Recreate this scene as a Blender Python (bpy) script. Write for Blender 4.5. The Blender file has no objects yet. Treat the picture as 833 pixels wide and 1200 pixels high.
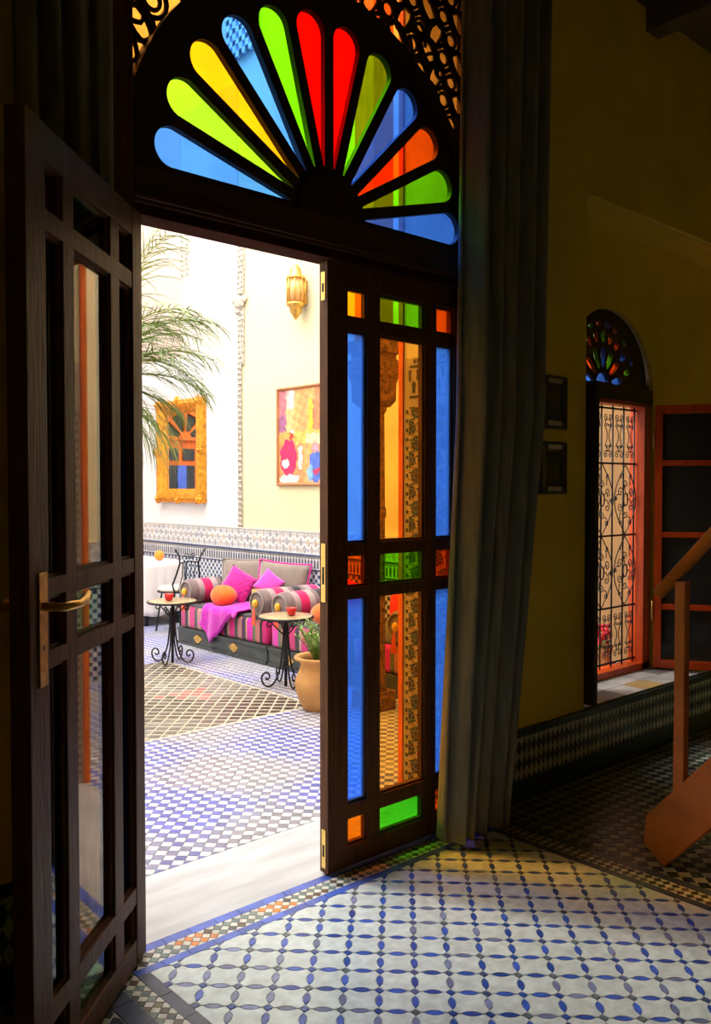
import bpy, bmesh, math, random
from mathutils import Vector, Matrix
random.seed(7)
S = bpy.context.scene
COL = S.collection
PI = math.pi
R = math.radians

# ------------------------------------------------------------------ camera
cam_d = bpy.data.cameras.new('camera')
cam = bpy.data.objects.new('camera', cam_d)
COL.objects.link(cam)
cam_d.sensor_fit = 'VERTICAL'
cam_d.sensor_height = 36.0
cam_d.lens = 36.0 * 1024.0 / 1200.0
cam_d.clip_start = 0.02
cam_d.clip_end = 200
PITCH = math.atan(29.0 / 1024.0)
cam.location = (0, 0, 1.4)
cam.rotation_euler = (PI / 2 - PITCH, 0, R(47.9) - PI / 2)
S.camera = cam

# ------------------------------------------------------------------ sky, sun, exposure
w = bpy.data.worlds.new('sky')
S.world = w
w.use_nodes = True
nt = w.node_tree
nt.nodes.clear()
out = nt.nodes.new('ShaderNodeOutputWorld')
bg = nt.nodes.new('ShaderNodeBackground')
sky = nt.nodes.new('ShaderNodeTexSky')
sky.sky_type = 'NISHITA'
sky.sun_disc = False
sky.sun_elevation = R(50)
sky.sun_rotation = R(-48)
sky.air_density = 1.0
sky.dust_density = 3.0
mx = nt.nodes.new('ShaderNodeMix')
mx.data_type = 'RGBA'
mx.inputs[0].default_value = 0.8
mx.inputs[7].default_value = (4.0, 4.0, 4.1, 1)
nt.links.new(sky.outputs[0], mx.inputs[6])
nt.links.new(mx.outputs[2], bg.inputs[0])
nt.links.new(bg.outputs[0], out.inputs[0])
bg.inputs[1].default_value = 1.0

sun_d = bpy.data.lights.new('sun', 'SUN')
sun = bpy.data.objects.new('sun', sun_d)
COL.objects.link(sun)
sun_d.energy = 0.8
sun_d.angle = R(8)
sun_d.color = (1.0, 0.96, 0.9)
SUN_EL = 52
sv = Vector((-0.45 * math.cos(R(SUN_EL)), 0.89 * math.cos(R(SUN_EL)), math.sin(R(SUN_EL))))
sun.rotation_euler = (-sv).to_track_quat('-Z', 'Y').to_euler()
sun.location = (0, 6, 14)

# the open top of the courtyard guides the sky's light (a portal emits nothing)
pd = bpy.data.lights.new('sky_portal', 'AREA')
pd.shape = 'RECTANGLE'
pd.size = 5.7
pd.size_y = 6.4
pd.cycles.is_portal = True
po = bpy.data.objects.new('sky_portal', pd)
po.location = (1.88, 6.0, 7.0)
COL.objects.link(po)
pd2 = bpy.data.lights.new('window_portal', 'AREA')
pd2.shape = 'RECTANGLE'
pd2.size = 0.9
pd2.size_y = 2.0
pd2.cycles.is_portal = True
po2 = bpy.data.objects.new('window_portal', pd2)
po2.location = (5.95, 2.84, 1.33)
po2.rotation_euler = (-PI / 2, 0, 0)
COL.objects.link(po2)

S.view_settings.view_transform = 'Standard'
S.view_settings.look = 'None'
S.view_settings.gamma = 1.0
S.view_settings.use_curve_mapping = False
S.view_settings.exposure = 1.35
cy = S.cycles
cy.max_bounces = 10
cy.diffuse_bounces = 6
cy.glossy_bounces = 4
cy.transparent_max_bounces = 24
cy.caustics_reflective = False
cy.caustics_refractive = False
cy.sample_clamp_indirect = 8.0
cy.use_denoising = True


# ------------------------------------------------------------------ materials
def nodes(name):
    m = bpy.data.materials.new(name)
    m.use_nodes = True
    t = m.node_tree
    return m, t, t.nodes['Principled BSDF']


def mat(name, col, rough=0.6, metal=0.0, var=0.15, scale=8.0, bump=0.1, bscale=40.0, stretch=None, rnd=0.0, spec=0.5, sheen=0.0, coat=0.0):
    m, t, b = nodes(name)
    b.inputs['Roughness'].default_value = rough
    b.inputs['Metallic'].default_value = metal
    b.inputs['Specular IOR Level'].default_value = spec
    if sheen:
        b.inputs['Sheen Weight'].default_value = sheen
    if coat:
        b.inputs['Coat Weight'].default_value = coat
        b.inputs['Coat Roughness'].default_value = 0.15
    tc = t.nodes.new('ShaderNodeTexCoord')
    mp = t.nodes.new('ShaderNodeMapping')
    if stretch:
        mp.inputs['Scale'].default_value = stretch
    t.links.new(tc.outputs['Object'], mp.inputs[0])
    n = t.nodes.new('ShaderNodeTexNoise')
    n.inputs['Scale'].default_value = scale
    n.inputs['Detail'].default_value = 6
    t.links.new(mp.outputs[0], n.inputs['Vector'])
    r = t.nodes.new('ShaderNodeMapRange')
    r.inputs[1].default_value = 0.3
    r.inputs[2].default_value = 0.7
    r.inputs[3].default_value = 1 - var
    r.inputs[4].default_value = 1 + var
    t.links.new(n.outputs[0], r.inputs[0])
    h = t.nodes.new('ShaderNodeHueSaturation')
    h.inputs['Color'].default_value = (*col, 1)
    t.links.new(r.outputs[0], h.inputs['Value'])
    last = h.outputs[0]
    if rnd:
        oi = t.nodes.new('ShaderNodeObjectInfo')
        r2 = t.nodes.new('ShaderNodeMapRange')
        r2.inputs[3].default_value = 1 - rnd
        r2.inputs[4].default_value = 1 + rnd
        t.links.new(oi.outputs['Random'], r2.inputs[0])
        h2 = t.nodes.new('ShaderNodeHueSaturation')
        t.links.new(last, h2.inputs['Color'])
        t.links.new(r2.outputs[0], h2.inputs['Value'])
        last = h2.outputs[0]
    t.links.new(last, b.inputs['Base Color'])
    if bump:
        n2 = t.nodes.new('ShaderNodeTexNoise')
        n2.inputs['Scale'].default_value = bscale
        n2.inputs['Detail'].default_value = 5
        t.links.new(mp.outputs[0], n2.inputs['Vector'])
        bp = t.nodes.new('ShaderNodeBump')
        bp.inputs['Strength'].default_value = bump
        bp.inputs['Distance'].default_value = 0.01
        t.links.new(n2.outputs[0], bp.inputs['Height'])
        t.links.new(bp.outputs[0], b.inputs['Normal'])
    return m


def attr_mat(name, rough=0.3, var=0.18, scale=30, bump=0.05, spec=0.5):
    m, t, b = nodes(name)
    b.inputs['Roughness'].default_value = rough
    b.inputs['Specular IOR Level'].default_value = spec
    a = t.nodes.new('ShaderNodeVertexColor')
    a.layer_name = 'Col'
    tc = t.nodes.new('ShaderNodeTexCoord')
    n = t.nodes.new('ShaderNodeTexNoise')
    n.inputs['Scale'].default_value = scale
    n.inputs['Detail'].default_value = 6
    t.links.new(tc.outputs['Object'], n.inputs['Vector'])
    r = t.nodes.new('ShaderNodeMapRange')
    r.inputs[1].default_value = 0.3
    r.inputs[2].default_value = 0.7
    r.inputs[3].default_value = 1 - var
    r.inputs[4].default_value = 1 + var
    t.links.new(n.outputs[0], r.inputs[0])
    h = t.nodes.new('ShaderNodeHueSaturation')
    t.links.new(a.outputs[0], h.inputs['Color'])
    t.links.new(r.outputs[0], h.inputs['Value'])
    t.links.new(h.outputs[0], b.inputs['Base Color'])
    if bump:
        bp = t.nodes.new('ShaderNodeBump')
        bp.inputs['Strength'].default_value = bump
        bp.inputs['Distance'].default_value = 0.01
        t.links.new(n.outputs[0], bp.inputs['Height'])
        t.links.new(bp.outputs[0], b.inputs['Normal'])
    return m


def glass(name, col, wav=0.0, haze=0.0):
    """Tinted pane: each face lets tinted light through and reflects by Fresnel (ior 1.5)."""
    m, t, b = nodes(name)
    t.nodes.remove(b)
    o = t.nodes['Material Output']
    c = tuple(math.sqrt(max(v, 0)) for v in col)
    tr = t.nodes.new('ShaderNodeBsdfTransparent')
    tr.inputs[0].default_value = (*c, 1)
    last = tr
    if wav:
        tc = t.nodes.new('ShaderNodeTexCoord')
        n = t.nodes.new('ShaderNodeTexNoise')
        n.inputs['Scale'].default_value = 6
        n.inputs['Detail'].default_value = 3
        t.links.new(tc.outputs['Object'], n.inputs['Vector'])
        r = t.nodes.new('ShaderNodeMapRange')
        r.inputs[1].default_value = 0.3
        r.inputs[2].default_value = 0.7
        r.inputs[3].default_value = 1 - wav
        r.inputs[4].default_value = 1.0
        t.links.new(n.outputs[0], r.inputs[0])
        h = t.nodes.new('ShaderNodeHueSaturation')
        h.inputs['Color'].default_value = (*c, 1)
        t.links.new(r.outputs[0], h.inputs['Value'])
        t.links.new(h.outputs[0], tr.inputs[0])
    if haze:
        tl = t.nodes.new('ShaderNodeBsdfTranslucent')
        tl.inputs[0].default_value = (*c, 1)
        ms = t.nodes.new('ShaderNodeMixShader')
        ms.inputs[0].default_value = haze
        t.links.new(tr.outputs[0], ms.inputs[1])
        t.links.new(tl.outputs[0], ms.inputs[2])
        last = ms
    gl = t.nodes.new('ShaderNodeBsdfGlossy')
    gl.inputs['Roughness'].default_value = 0.015
    gl.inputs[0].default_value = (1, 1, 1, 1)
    ge = t.nodes.new('ShaderNodeNewGeometry')
    mr = t.nodes.new('ShaderNodeMapRange')
    mr.inputs[3].default_value = 1.5
    mr.inputs[4].default_value = 1 / 1.5
    t.links.new(ge.outputs['Backfacing'], mr.inputs[0])
    fr = t.nodes.new('ShaderNodeFresnel')
    t.links.new(mr.outputs[0], fr.inputs[0])
    ms = t.nodes.new('ShaderNodeMixShader')
    t.links.new(fr.outputs[0], ms.inputs[0])
    t.links.new(last.outputs[0], ms.inputs[1])
    t.links.new(gl.outputs[0], ms.inputs[2])
    t.links.new(ms.outputs[0], o.inputs[0])
    return m


def stripes(name, axis, cols, repeat=1.0, rough=0.85, sheen=0.3, offset=0.0, coord='Object'):
    """cols: list of (width, colour); repeats along an axis of the object."""
    m, t, b = nodes(name)
    b.inputs['Roughness'].default_value = rough
    b.inputs['Sheen Weight'].default_value = sheen
    b.inputs['Specular IOR Level'].default_value = 0.2
    tc = t.nodes.new('ShaderNodeTexCoord')
    sp = t.nodes.new('ShaderNodeSeparateXYZ')
    t.links.new(tc.outputs[coord], sp.inputs[0])
    mu = t.nodes.new('ShaderNodeMath')
    mu.operation = 'MULTIPLY_ADD'
    mu.inputs[1].default_value = repeat
    mu.inputs[2].default_value = offset
    t.links.new(sp.outputs[axis], mu.inputs[0])
    fr = t.nodes.new('ShaderNodeMath')
    fr.operation = 'FRACT'
    t.links.new(mu.outputs[0], fr.inputs[0])
    cr = t.nodes.new('ShaderNodeValToRGB')
    cr.color_ramp.interpolation = 'CONSTANT'
    tot = sum(c[0] for c in cols)
    pos = 0
    for i, (wd, c) in enumerate(cols):
        if i < 2:
            e = cr.color_ramp.elements[i]
            e.position = pos / tot
        else:
            e = cr.color_ramp.elements.new(pos / tot)
        e.color = (*c, 1)
        pos += wd
    t.links.new(fr.outputs[0], cr.inputs[0])
    t.links.new(cr.outputs[0], b.inputs['Base Color'])
    n2 = t.nodes.new('ShaderNodeTexNoise')
    n2.inputs['Scale'].default_value = 120
    bp = t.nodes.new('ShaderNodeBump')
    bp.inputs['Strength'].default_value = 0.3
    bp.inputs['Distance'].default_value = 0.004
    t.links.new(tc.outputs['Object'], n2.inputs['Vector'])
    t.links.new(n2.outputs[0], bp.inputs['Height'])
    t.links.new(bp.outputs[0], b.inputs['Normal'])
    return m


M = {}
M['wood'] = mat('dark_varnished_wood', (0.125, 0.047, 0.014), 0.5, var=0.35, scale=5, bump=0.25, bscale=9, stretch=(14, 14, 1.2), spec=0.25)
M['frame_wood'] = mat('dark_frame_wood', (0.075, 0.028, 0.009), 0.55, var=0.3, scale=5, bump=0.2, bscale=9, stretch=(2, 14, 14))
M['lintel_wood'] = mat('lintel_red_wood', (0.055, 0.013, 0.006), 0.8, var=0.3, scale=5, spec=0.05)
M['fan_wood'] = mat('fan_panel_wood', (0.035, 0.016, 0.007), 0.55, var=0.3, scale=12, bump=0.1)
M['orange_wood'] = mat('orange_varnished_wood', (0.78, 0.15, 0.012), 0.4, var=0.2, scale=4, bump=0.1, stretch=(10, 10, 1))
M['stair_wood'] = mat('stair_wood', (0.52, 0.16, 0.012), 0.42, var=0.25, scale=4, bump=0.15, bscale=12, stretch=(8, 1.5, 1.5))
M['red_wood'] = mat('shutter_red_wood', (0.60, 0.065, 0.003), 0.4, var=0.2, scale=4, bump=0.1, stretch=(10, 10, 1))
M['brass'] = mat('polished_brass', (0.83, 0.55, 0.16), 0.22, 1.0, var=0.1, bump=0.02)
M['old_brass'] = mat('old_brass', (0.72, 0.42, 0.10), 0.35, 0.9, var=0.3, scale=30, bump=0.2)
M['plaster_in'] = mat('ochre_plaster', (0.90, 0.72, 0.085), 0.75, var=0.08, scale=3, bump=0.08, bscale=25)
M['plaster_tan'] = mat('tan_plaster', (0.34, 0.19, 0.065), 0.8, var=0.08, scale=3, bump=0.08, bscale=25)
M['plaster_out'] = mat('white_plaster', (0.72, 0.70, 0.665), 0.85, var=0.03, scale=2, bump=0.05, bscale=18)
M['plaster_rose'] = mat('rose_plaster', (0.58, 0.45, 0.37), 0.85, var=0.03, scale=2, bump=0.05, bscale=18)
M['plaster_cream'] = mat('cream_plaster', (0.62, 0.55, 0.47), 0.85, var=0.03, scale=2, bump=0.05, bscale=18)
M['plaster_yellow'] = mat('yellow_plaster', (0.70, 0.63, 0.37), 0.85, var=0.03, scale=2, bump=0.05, bscale=18)
M['carved'] = mat('carved_plaster', (0.45, 0.41, 0.33), 0.9, var=0.5, scale=45, bump=0.8, bscale=60)
M['carved_wood'] = mat('carved_cedar', (0.20, 0.09, 0.035), 0.7, var=0.75, scale=38, bump=1.0, bscale=45)
M['ceiling'] = mat('ceiling_cedar', (0.16, 0.12, 0.07), 0.7, var=0.2)
M['grout'] = mat('pale_grout', (0.52, 0.52, 0.50), 0.8, var=0.2, scale=30)
M['grout_dark'] = mat('dark_grout', (0.10, 0.10, 0.08), 0.8, var=0.2, scale=30)
M['tile_white'] = mat('white_glazed_tile', (0.66, 0.68, 0.66), 0.28, var=0.10, scale=14, bump=0.12, bscale=18, rnd=0.07)
M['tile_blue'] = mat('blue_glazed_tile', (0.035, 0.085, 0.42), 0.25, var=0.35, scale=22, bump=0.1, rnd=0.35)
M['tile_slate'] = mat('slate_blue_glazed_tile', (0.10, 0.15, 0.27), 0.25, var=0.35, scale=22, bump=0.1, rnd=0.4)
M['band_blue'] = mat('blue_band_tile', (0.07, 0.13, 0.50), 0.28, var=0.3, scale=14, bump=0.1, rnd=0.2)
M['band_dark'] = mat('dark_band_tile', (0.05, 0.07, 0.13), 0.3, var=0.3, scale=14, bump=0.1, rnd=0.2)
M['tile'] = attr_mat('glazed_zellige')
M['tile_fine'] = attr_mat('small_glazed_zellige', rough=0.35, var=0.1)
M['paint'] = attr_mat('oil_paint', rough=0.5, var=0.08, scale=60)
M['marble'] = mat('white_marble', (0.50, 0.51, 0.52), 0.3, var=0.16, scale=5, bump=0.03, stretch=(0.6, 3, 1))
M['green_trim'] = mat('dark_green_trim', (0.018, 0.045, 0.035), 0.3, var=0.3, scale=10)
M['ledge'] = mat('ledge_stone', (0.42, 0.41, 0.38), 0.35, var=0.25, scale=9)
M['ledge_tan'] = mat('ledge_tan_stone', (0.42, 0.28, 0.10), 0.35, var=0.2, scale=9)
M['ledge_dark'] = mat('ledge_dark_stone', (0.16, 0.15, 0.14), 0.35, var=0.2, scale=9)
M['curtain'] = mat('grey_velvet', (0.21, 0.21, 0.15), 0.9, var=0.25, scale=5, bump=0.25, bscale=90, sheen=0.3, stretch=(6, 6, 1))
M['iron'] = mat('black_wrought_iron', (0.018, 0.018, 0.02), 0.5, 0.4, var=0.2, bump=0.2, bscale=80)
M['terracotta'] = mat('terracotta', (0.56, 0.27, 0.075), 0.75, var=0.15, scale=6, bump=0.2, bscale=40)
M['soil'] = mat('potting_soil', (0.05, 0.03, 0.02), 0.95, var=0.4, scale=40, bump=0.8)
M['palm'] = mat('palm_leaf', (0.13, 0.19, 0.02), 0.5, var=0.3, scale=10, bump=0.0)
M['palm_light'] = mat('palm_leaf_pale', (0.26, 0.34, 0.06), 0.5, var=0.3, scale=10, bump=0.0)
M['leaf'] = mat('shrub_leaf', (0.22, 0.38, 0.06), 0.45, var=0.4, scale=12, bump=0.0)
M['cloth'] = mat('cream_tablecloth', (0.80, 0.72, 0.66), 0.9, var=0.04, scale=5, bump=0.1)
M['plinth'] = mat('dark_green_painted_wood', (0.045, 0.05, 0.04), 0.45, var=0.4, scale=12, bump=0.2)
M['taupe'] = mat('taupe_cushion_cloth', (0.23, 0.18, 0.14), 0.85, var=0.12, scale=12, sheen=0.3)
M['magenta'] = mat('magenta_cloth', (0.60, 0.008, 0.40), 0.85, var=0.2, scale=30, bump=0.5, bscale=60, sheen=0.3)
M['magenta_shag'] = mat('magenta_shag', (0.70, 0.02, 0.30), 0.9, var=0.5, scale=60, bump=1.0, bscale=90, sheen=0.3)
M['orchid'] = mat('orchid_cloth', (0.60, 0.07, 0.48), 0.85, var=0.15, scale=12, sheen=0.3)
M['orange'] = mat('orange_plush', (0.80, 0.14, 0.004), 0.85, var=0.25, scale=7, bump=0.4, bscale=90, sheen=0.3)
M['orange2'] = mat('orange_cloth', (0.90, 0.27, 0.02), 0.85, var=0.15, scale=9, sheen=0.3)
M['seat_black'] = mat('charcoal_seat_cloth', (0.035, 0.03, 0.035), 0.9, var=0.3, scale=20, sheen=0.3)
M['yellow_knob'] = mat('yellow_silk', (0.85, 0.45, 0.03), 0.5, var=0.2)
M['red'] = mat('red_ceramic', (0.60, 0.006, 0.008), 0.3, var=0.1)
M['red_cloth'] = mat('red_cloth', (0.70, 0.02, 0.03), 0.8, var=0.15)
M['coral'] = mat('coral_silk', (0.80, 0.12, 0.05), 0.7, var=0.2)
M['cream_seat'] = mat('cream_seat_pad', (0.80, 0.68, 0.48), 0.8, var=0.08)
M['table_top'] = mat('inlaid_brass_top', (0.52, 0.38, 0.19), 0.25, 0.35, var=0.25, scale=22, bump=0.1)
M['gilt'] = mat('carved_gilt', (0.72, 0.29, 0.02), 0.4, 0.55, var=0.4, scale=26, bump=0.7, bscale=45)
M['black_frame'] = mat('black_carved_frame', (0.05, 0.05, 0.05), 0.35, var=0.5, scale=50, bump=0.6)
M['bone'] = mat('bone_inlay', (0.60, 0.57, 0.48), 0.4, var=0.2, scale=60)
m_, t_, b_ = nodes('mirror_glass')
b_.inputs['Metallic'].default_value = 1
b_.inputs['Roughness'].default_value = 0.02
b_.inputs['Base Color'].default_value = (0.85, 0.86, 0.85, 1)
M['mirror'] = m_
m_, t_, b_ = nodes('smoked_mirror_glass')
b_.inputs['Roughness'].default_value = 0.06
b_.inputs['Base Color'].default_value = (0.03, 0.032, 0.03, 1)
M['smoked'] = m_

GC = {
    'blue': (0.035, 0.16, 0.90), 'sky': (0.07, 0.30, 0.95), 'green': (0.13, 0.60, 0.003), 'lime': (0.34, 0.78, 0.02),
    'red': (0.62, 0.001, 0.0), 'orange': (0.90, 0.09, 0.002), 'amber': (1.0, 0.46, 0.06), 'yellow': (1.0, 0.42, 0.005),
}
G = {k: glass('glass_' + k, v, wav=0.12, haze={'blue': .10, 'sky': .08}.get(k, 0.0)) for k, v in GC.items()}
G['amber_dark'] = glass('glass_dark_amber', (0.72, 0.27, 0.045), wav=0.12)
G['tangerine'] = glass('glass_tangerine', (1.0, 0.21, 0.003), wav=0.12)
G['grass'] = glass('glass_grass_green', (0.06, 0.70, 0.012), wav=0.12)
G['frost'] = glass('glass_frosted_blue', (0.05, 0.22, 1.0), wav=0.12, haze=0.22)
G['clear'] = glass('glass_clear', (0.9, 0.93, 0.9))


# ------------------------------------------------------------------ mesh helpers
def link(name, me, m=None, parent=None, loc=None, rot=None, kind=None, smooth=False):
    o = bpy.data.objects.new(name, me)
    COL.objects.link(o)
    if m is not None:
        me.materials.append(m)
    if parent is not None:
        o.parent = parent
    if loc:
        o.location = loc
    if rot:
        o.rotation_euler = rot
    if kind:
        o['kind'] = kind
    if smooth:
        for p in me.polygons:
            p.use_smooth = True
    return o


def tag(o, label, cat, group=None):
    o['label'] = label
    o['category'] = cat
    if group:
        o['group'] = group
    return o


def empty(name, loc, rz=0.0, label=None, cat=None, group=None):
    o = bpy.data.objects.new(name, None)
    COL.objects.link(o)
    o.location = loc
    o.rotation_euler = (0, 0, rz)
    o.empty_display_size = 0.1
    if label:
        tag(o, label, cat, group)
    return o


def to_mesh(bm, name):
    me = bpy.data.meshes.new(name)
    bm.normal_update()
    bm.to_mesh(me)
    bm.free()
    return me


def abox(bm, x0, x1, y0, y1, z0, z1):
    v = [bm.verts.new(p) for p in ((x0, y0, z0), (x1, y0, z0), (x1, y1, z0), (x0, y1, z0), (x0, y0, z1), (x1, y0, z1), (x1, y1, z1), (x0, y1, z1))]
    for f in ((0, 3, 2, 1), (4, 5, 6, 7), (0, 1, 5, 4), (1, 2, 6, 5), (2, 3, 7, 6), (3, 0, 4, 7)):
        bm.faces.new([v[i] for i in f])


def box(name, x0, x1, y0, y1, z0, z1, m, parent=None, bev=0.0, **k):
    bm = bmesh.new()
    abox(bm, x0, x1, y0, y1, z0, z1)
    if bev:
        bmesh.ops.bevel(bm, geom=bm.edges[:], offset=bev, segments=2, affect='EDGES', profile=0.7)
    return link(name, to_mesh(bm, name), m, parent, **k)


def boxes(name, lst, m, parent=None, **k):
    bm = bmesh.new()
    for b in lst:
        abox(bm, *b)
    return link(name, to_mesh(bm, name), m, parent, **k)


def lathe_bm(bm, prof, n=32, c=(0, 0, 0), cap=True):
    rings = []
    for r, z in prof:
        rings.append([bm.verts.new((c[0] + r * math.cos(2 * PI * i / n), c[1] + r * math.sin(2 * PI * i / n), c[2] + z)) for i in range(n)])
    for a, b in zip(rings, rings[1:]):
        for i in range(n):
            bm.faces.new((a[i], a[(i + 1) % n], b[(i + 1) % n], b[i]))
    if cap:
        bm.faces.new(rings[0][::-1])
        bm.faces.new(rings[-1])


def lathe(name, prof, m, parent=None, n=32, c=(0, 0, 0), cap=True, **k):
    bm = bmesh.new()
    lathe_bm(bm, prof, n, c, cap)
    return link(name, to_mesh(bm, name), m, parent, smooth=True, **k)


def tube_bm(bm, pts, r, n=6, closed=False):
    pts = [Vector(p) for p in pts]
    N = len(pts)
    rr = r if hasattr(r, '__len__') else [r] * N
    rings = []
    prev = None
    for i, p in enumerate(pts):
        if closed:
            d = pts[(i + 1) % N] - pts[i - 1]
        else:
            d = pts[min(i + 1, N - 1)] - pts[max(i - 1, 0)]
        d.normalize()
        if prev is None:
            a = Vector((0, 0, 1)) if abs(d.z) < 0.9 else Vector((1, 0, 0))
            u = d.cross(a).normalized()
        else:
            u = (prev - d * prev.dot(d))
            u = u.normalized() if u.length > 1e-6 else d.orthogonal().normalized()
        prev = u
        v = d.cross(u)
        rings.append([bm.verts.new(p + (u * math.cos(2 * PI * k / n) + v * math.sin(2 * PI * k / n)) * rr[i]) for k in range(n)])
    seq = list(zip(rings, rings[1:]))
    if closed:
        seq.append((rings[-1], rings[0]))
    for a, b in seq:
        for k in range(n):
            bm.faces.new((a[k], a[(k + 1) % n], b[(k + 1) % n], b[k]))
    if not closed:
        bm.faces.new(rings[0][::-1])
        bm.faces.new(rings[-1])


def tube(name, pts, r, m, parent=None, n=6, closed=False, **k):
    bm = bmesh.new()
    tube_bm(bm, pts, r, n, closed)
    return link(name, to_mesh(bm, name), m, parent, smooth=True, **k)


def plate(name, outer, holes, y0, y1, m, parent=None, **k):
    """Flat board in the XZ plane from y0 to y1 with holes, filled from 2D outlines."""
    cu = bpy.data.curves.new(name, 'CURVE')
    cu.dimensions = '2D'
    cu.fill_mode = 'BOTH'
    cu.extrude = (y1 - y0) / 2
    for poly in [outer] + holes:
        s = cu.splines.new('POLY')
        s.points.add(len(poly) - 1)
        for i, (x, z) in enumerate(poly):
            s.points[i].co = (x, z, 0, 1)
        s.use_cyclic_u = True
    t = bpy.data.objects.new('tmp', cu)
    me = bpy.data.meshes.new_from_object(t)
    bpy.data.objects.remove(t)
    bpy.data.curves.remove(cu)
    ym = (y0 + y1) / 2
    for v in me.vertices:
        x, z, d = v.co
        v.co = (x, ym - d, z)
    me.name = name
    me.update()
    return link(name, me, m, parent, **k)


def grid_bm(fn, nu, nv, closed_u=False):
    bm = bmesh.new()
    vs = [[bm.verts.new(fn(i / (nu if closed_u else nu - 1), j / (nv - 1))) for i in range(nu)] for j in range(nv)]
    for j in range(nv - 1):
        for i in range(nu if closed_u else nu - 1):
            k = (i + 1) % nu
            bm.faces.new((vs[j][i], vs[j][k], vs[j + 1][k], vs[j + 1][i]))
    return bm


def poly_mesh(name, polys, cols, z0, z1, mapf=None):
    """Tile mesh: each polygon raised from z0 to z1, coloured by attribute."""
    verts, faces, fc = [], [], []
    for p, c in zip(polys, cols):
        n = len(p)
        b = len(verts)
        cx = sum(q[0] for q in p) / n
        cyy = sum(q[1] for q in p) / n
        dz = random.uniform(-0.0003, 0.0003)
        e = 0.965
        verts += [(q[0], q[1], z0) for q in p]
        verts += [(cx + (q[0] - cx) * e, cyy + (q[1] - cyy) * e, z1 + dz) for q in p]
        faces.append([b + n + i for i in range(n)])
        fc.append(c)
        for i in range(n):
            j = (i + 1) % n
            faces.append([b + i, b + j, b + n + j, b + n + i])
            fc.append(c)
    if mapf:
        verts = [mapf(*v) for v in verts]
    me = bpy.data.meshes.new(name)
    me.from_pydata(verts, [], faces)
    ca = me.color_attributes.new('Col', 'FLOAT_COLOR', 'CORNER')
    buf = []
    for f, c in zip(faces, fc):
        buf += [c[0], c[1], c[2], 1.0] * len(f)
    ca.data.foreach_set('color', buf)
    me.update()
    return me


def clip(poly, a, b, c):
    """keep a*x+b*y<=c"""
    o = []
    n = len(poly)
    for i in range(n):
        p, q = poly[i], poly[(i + 1) % n]
        dp, dq = a * p[0] + b * p[1] - c, a * q[0] + b * q[1] - c
        if dp <= 0:
            o.append(p)
        if dp * dq < 0:
            t = dp / (dp - dq)
            o.append((p[0] + (q[0] - p[0]) * t, p[1] + (q[1] - p[1]) * t))
    return o


def area(p):
    return 0.5 * sum(p[i][0] * p[(i + 1) % len(p)][1] - p[(i + 1) % len(p)][0] * p[i][1] for i in range(len(p)))


def clip_rect(p, x0, x1, y0, y1):
    for a, b, c in ((-1, 0, -x0), (1, 0, x1), (0, -1, -y0), (0, 1, y1)):
        if len(p) < 3:
            return None
        p = clip(p, a, b, c)
    if len(p) < 3 or abs(area(p)) < 2e-6:
        return None
    return p if area(p) > 0 else p[::-1]


Q2 = math.sqrt(0.5)


def uv(u, v):
    return ((u + v) * Q2, (u - v) * Q2)


def diag_cells(x0, x1, y0, y1, du, dv, u0=0.0, v0=0.0, fill=0.93):
    """cells of the grid turned 45 degrees to the walls, clipped to a rectangle"""
    us = [Q2 * (x + y) for x in (x0, x1) for y in (y0, y1)]
    vs = [Q2 * (x - y) for x in (x0, x1) for y in (y0, y1)]
    for i in range(math.floor((min(us) - u0) / du), math.ceil((max(us) - u0) / du)):
        for j in range(math.floor((min(vs) - v0) / dv), math.ceil((max(vs) - v0) / dv)):
            a, b = u0 + (i + 0.5) * du, v0 + (j + 0.5) * dv
            hu, hv = du * fill / 2, dv * fill / 2
            p = clip_rect([uv(a - hu, b - hv), uv(a + hu, b - hv), uv(a + hu, b + hv), uv(a - hu, b + hv)], x0, x1, y0, y1)
            if p:
                yield i, j, p


CAMW = Vector((0, 0, 1.4))
CR = Vector((0.742, -0.670))
CF = Vector((0.670, 0.742))


def tiles(parent, name, polys, cols, z0, z1, m, singles=300, mapf=None):
    """the tiles nearest the camera as single objects, the rest joined"""
    def key(k):
        p = polys[k]
        x, y = p[0]
        q = Vector(mapf(x, y, z0)) if mapf else Vector((x, y, z0))
        d = Vector((q.x, q.y))
        r = d.dot(CR) / max(d.dot(CF), 0.1)
        off = 0 if (-0.42 < r < 0.42 and (1.4 - q.z) / max(d.dot(CF), 0.1) < 0.62) else 50
        return off + (q - CAMW).length
    idx = sorted(range(len(polys)), key=key)
    near, far = idx[:singles], idx[singles:]
    for k in near:
        link(name, poly_mesh(name, [polys[k]], [cols[k]], z0, z1, mapf), m, parent)
    if far:
        link(name + '_field', poly_mesh(name, [polys[k] for k in far], [cols[k] for k in far], z0, z1, mapf), m, parent, kind='stuff')


# ================================================================== SETTING
def struct(o):
    o['kind'] = 'structure'
    return o


# ---- facade between room and courtyard: Y 2.38 (room face) .. 2.80 (court face)
YI, YO = 2.38, 2.80
SX = 4.75                      # plane of the courtyard's side wall
DX0, DX1 = 1.17, 2.83          # door opening
DTOP = 3.62
CEIL = 3.86
wf = struct(boxes('wall_front', [
    (-1.0, DX0, YI + 0.02, YO, 0, 7.0), (DX0, DX1, YI + 0.02, YO, DTOP, 7.0), (DX1, 3.64, YI + 0.02, YO, 0, 7.0),
    (3.64, 6.6, YI + 0.02, YO, 0, 0.325), (3.64, 6.6, YI + 0.02, YO, 2.795, 7.0),
], M['plaster_out']))
WCX, WSP, WR = 4.285, 1.93, 0.45       # arched window: centre, springing, half width


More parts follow.
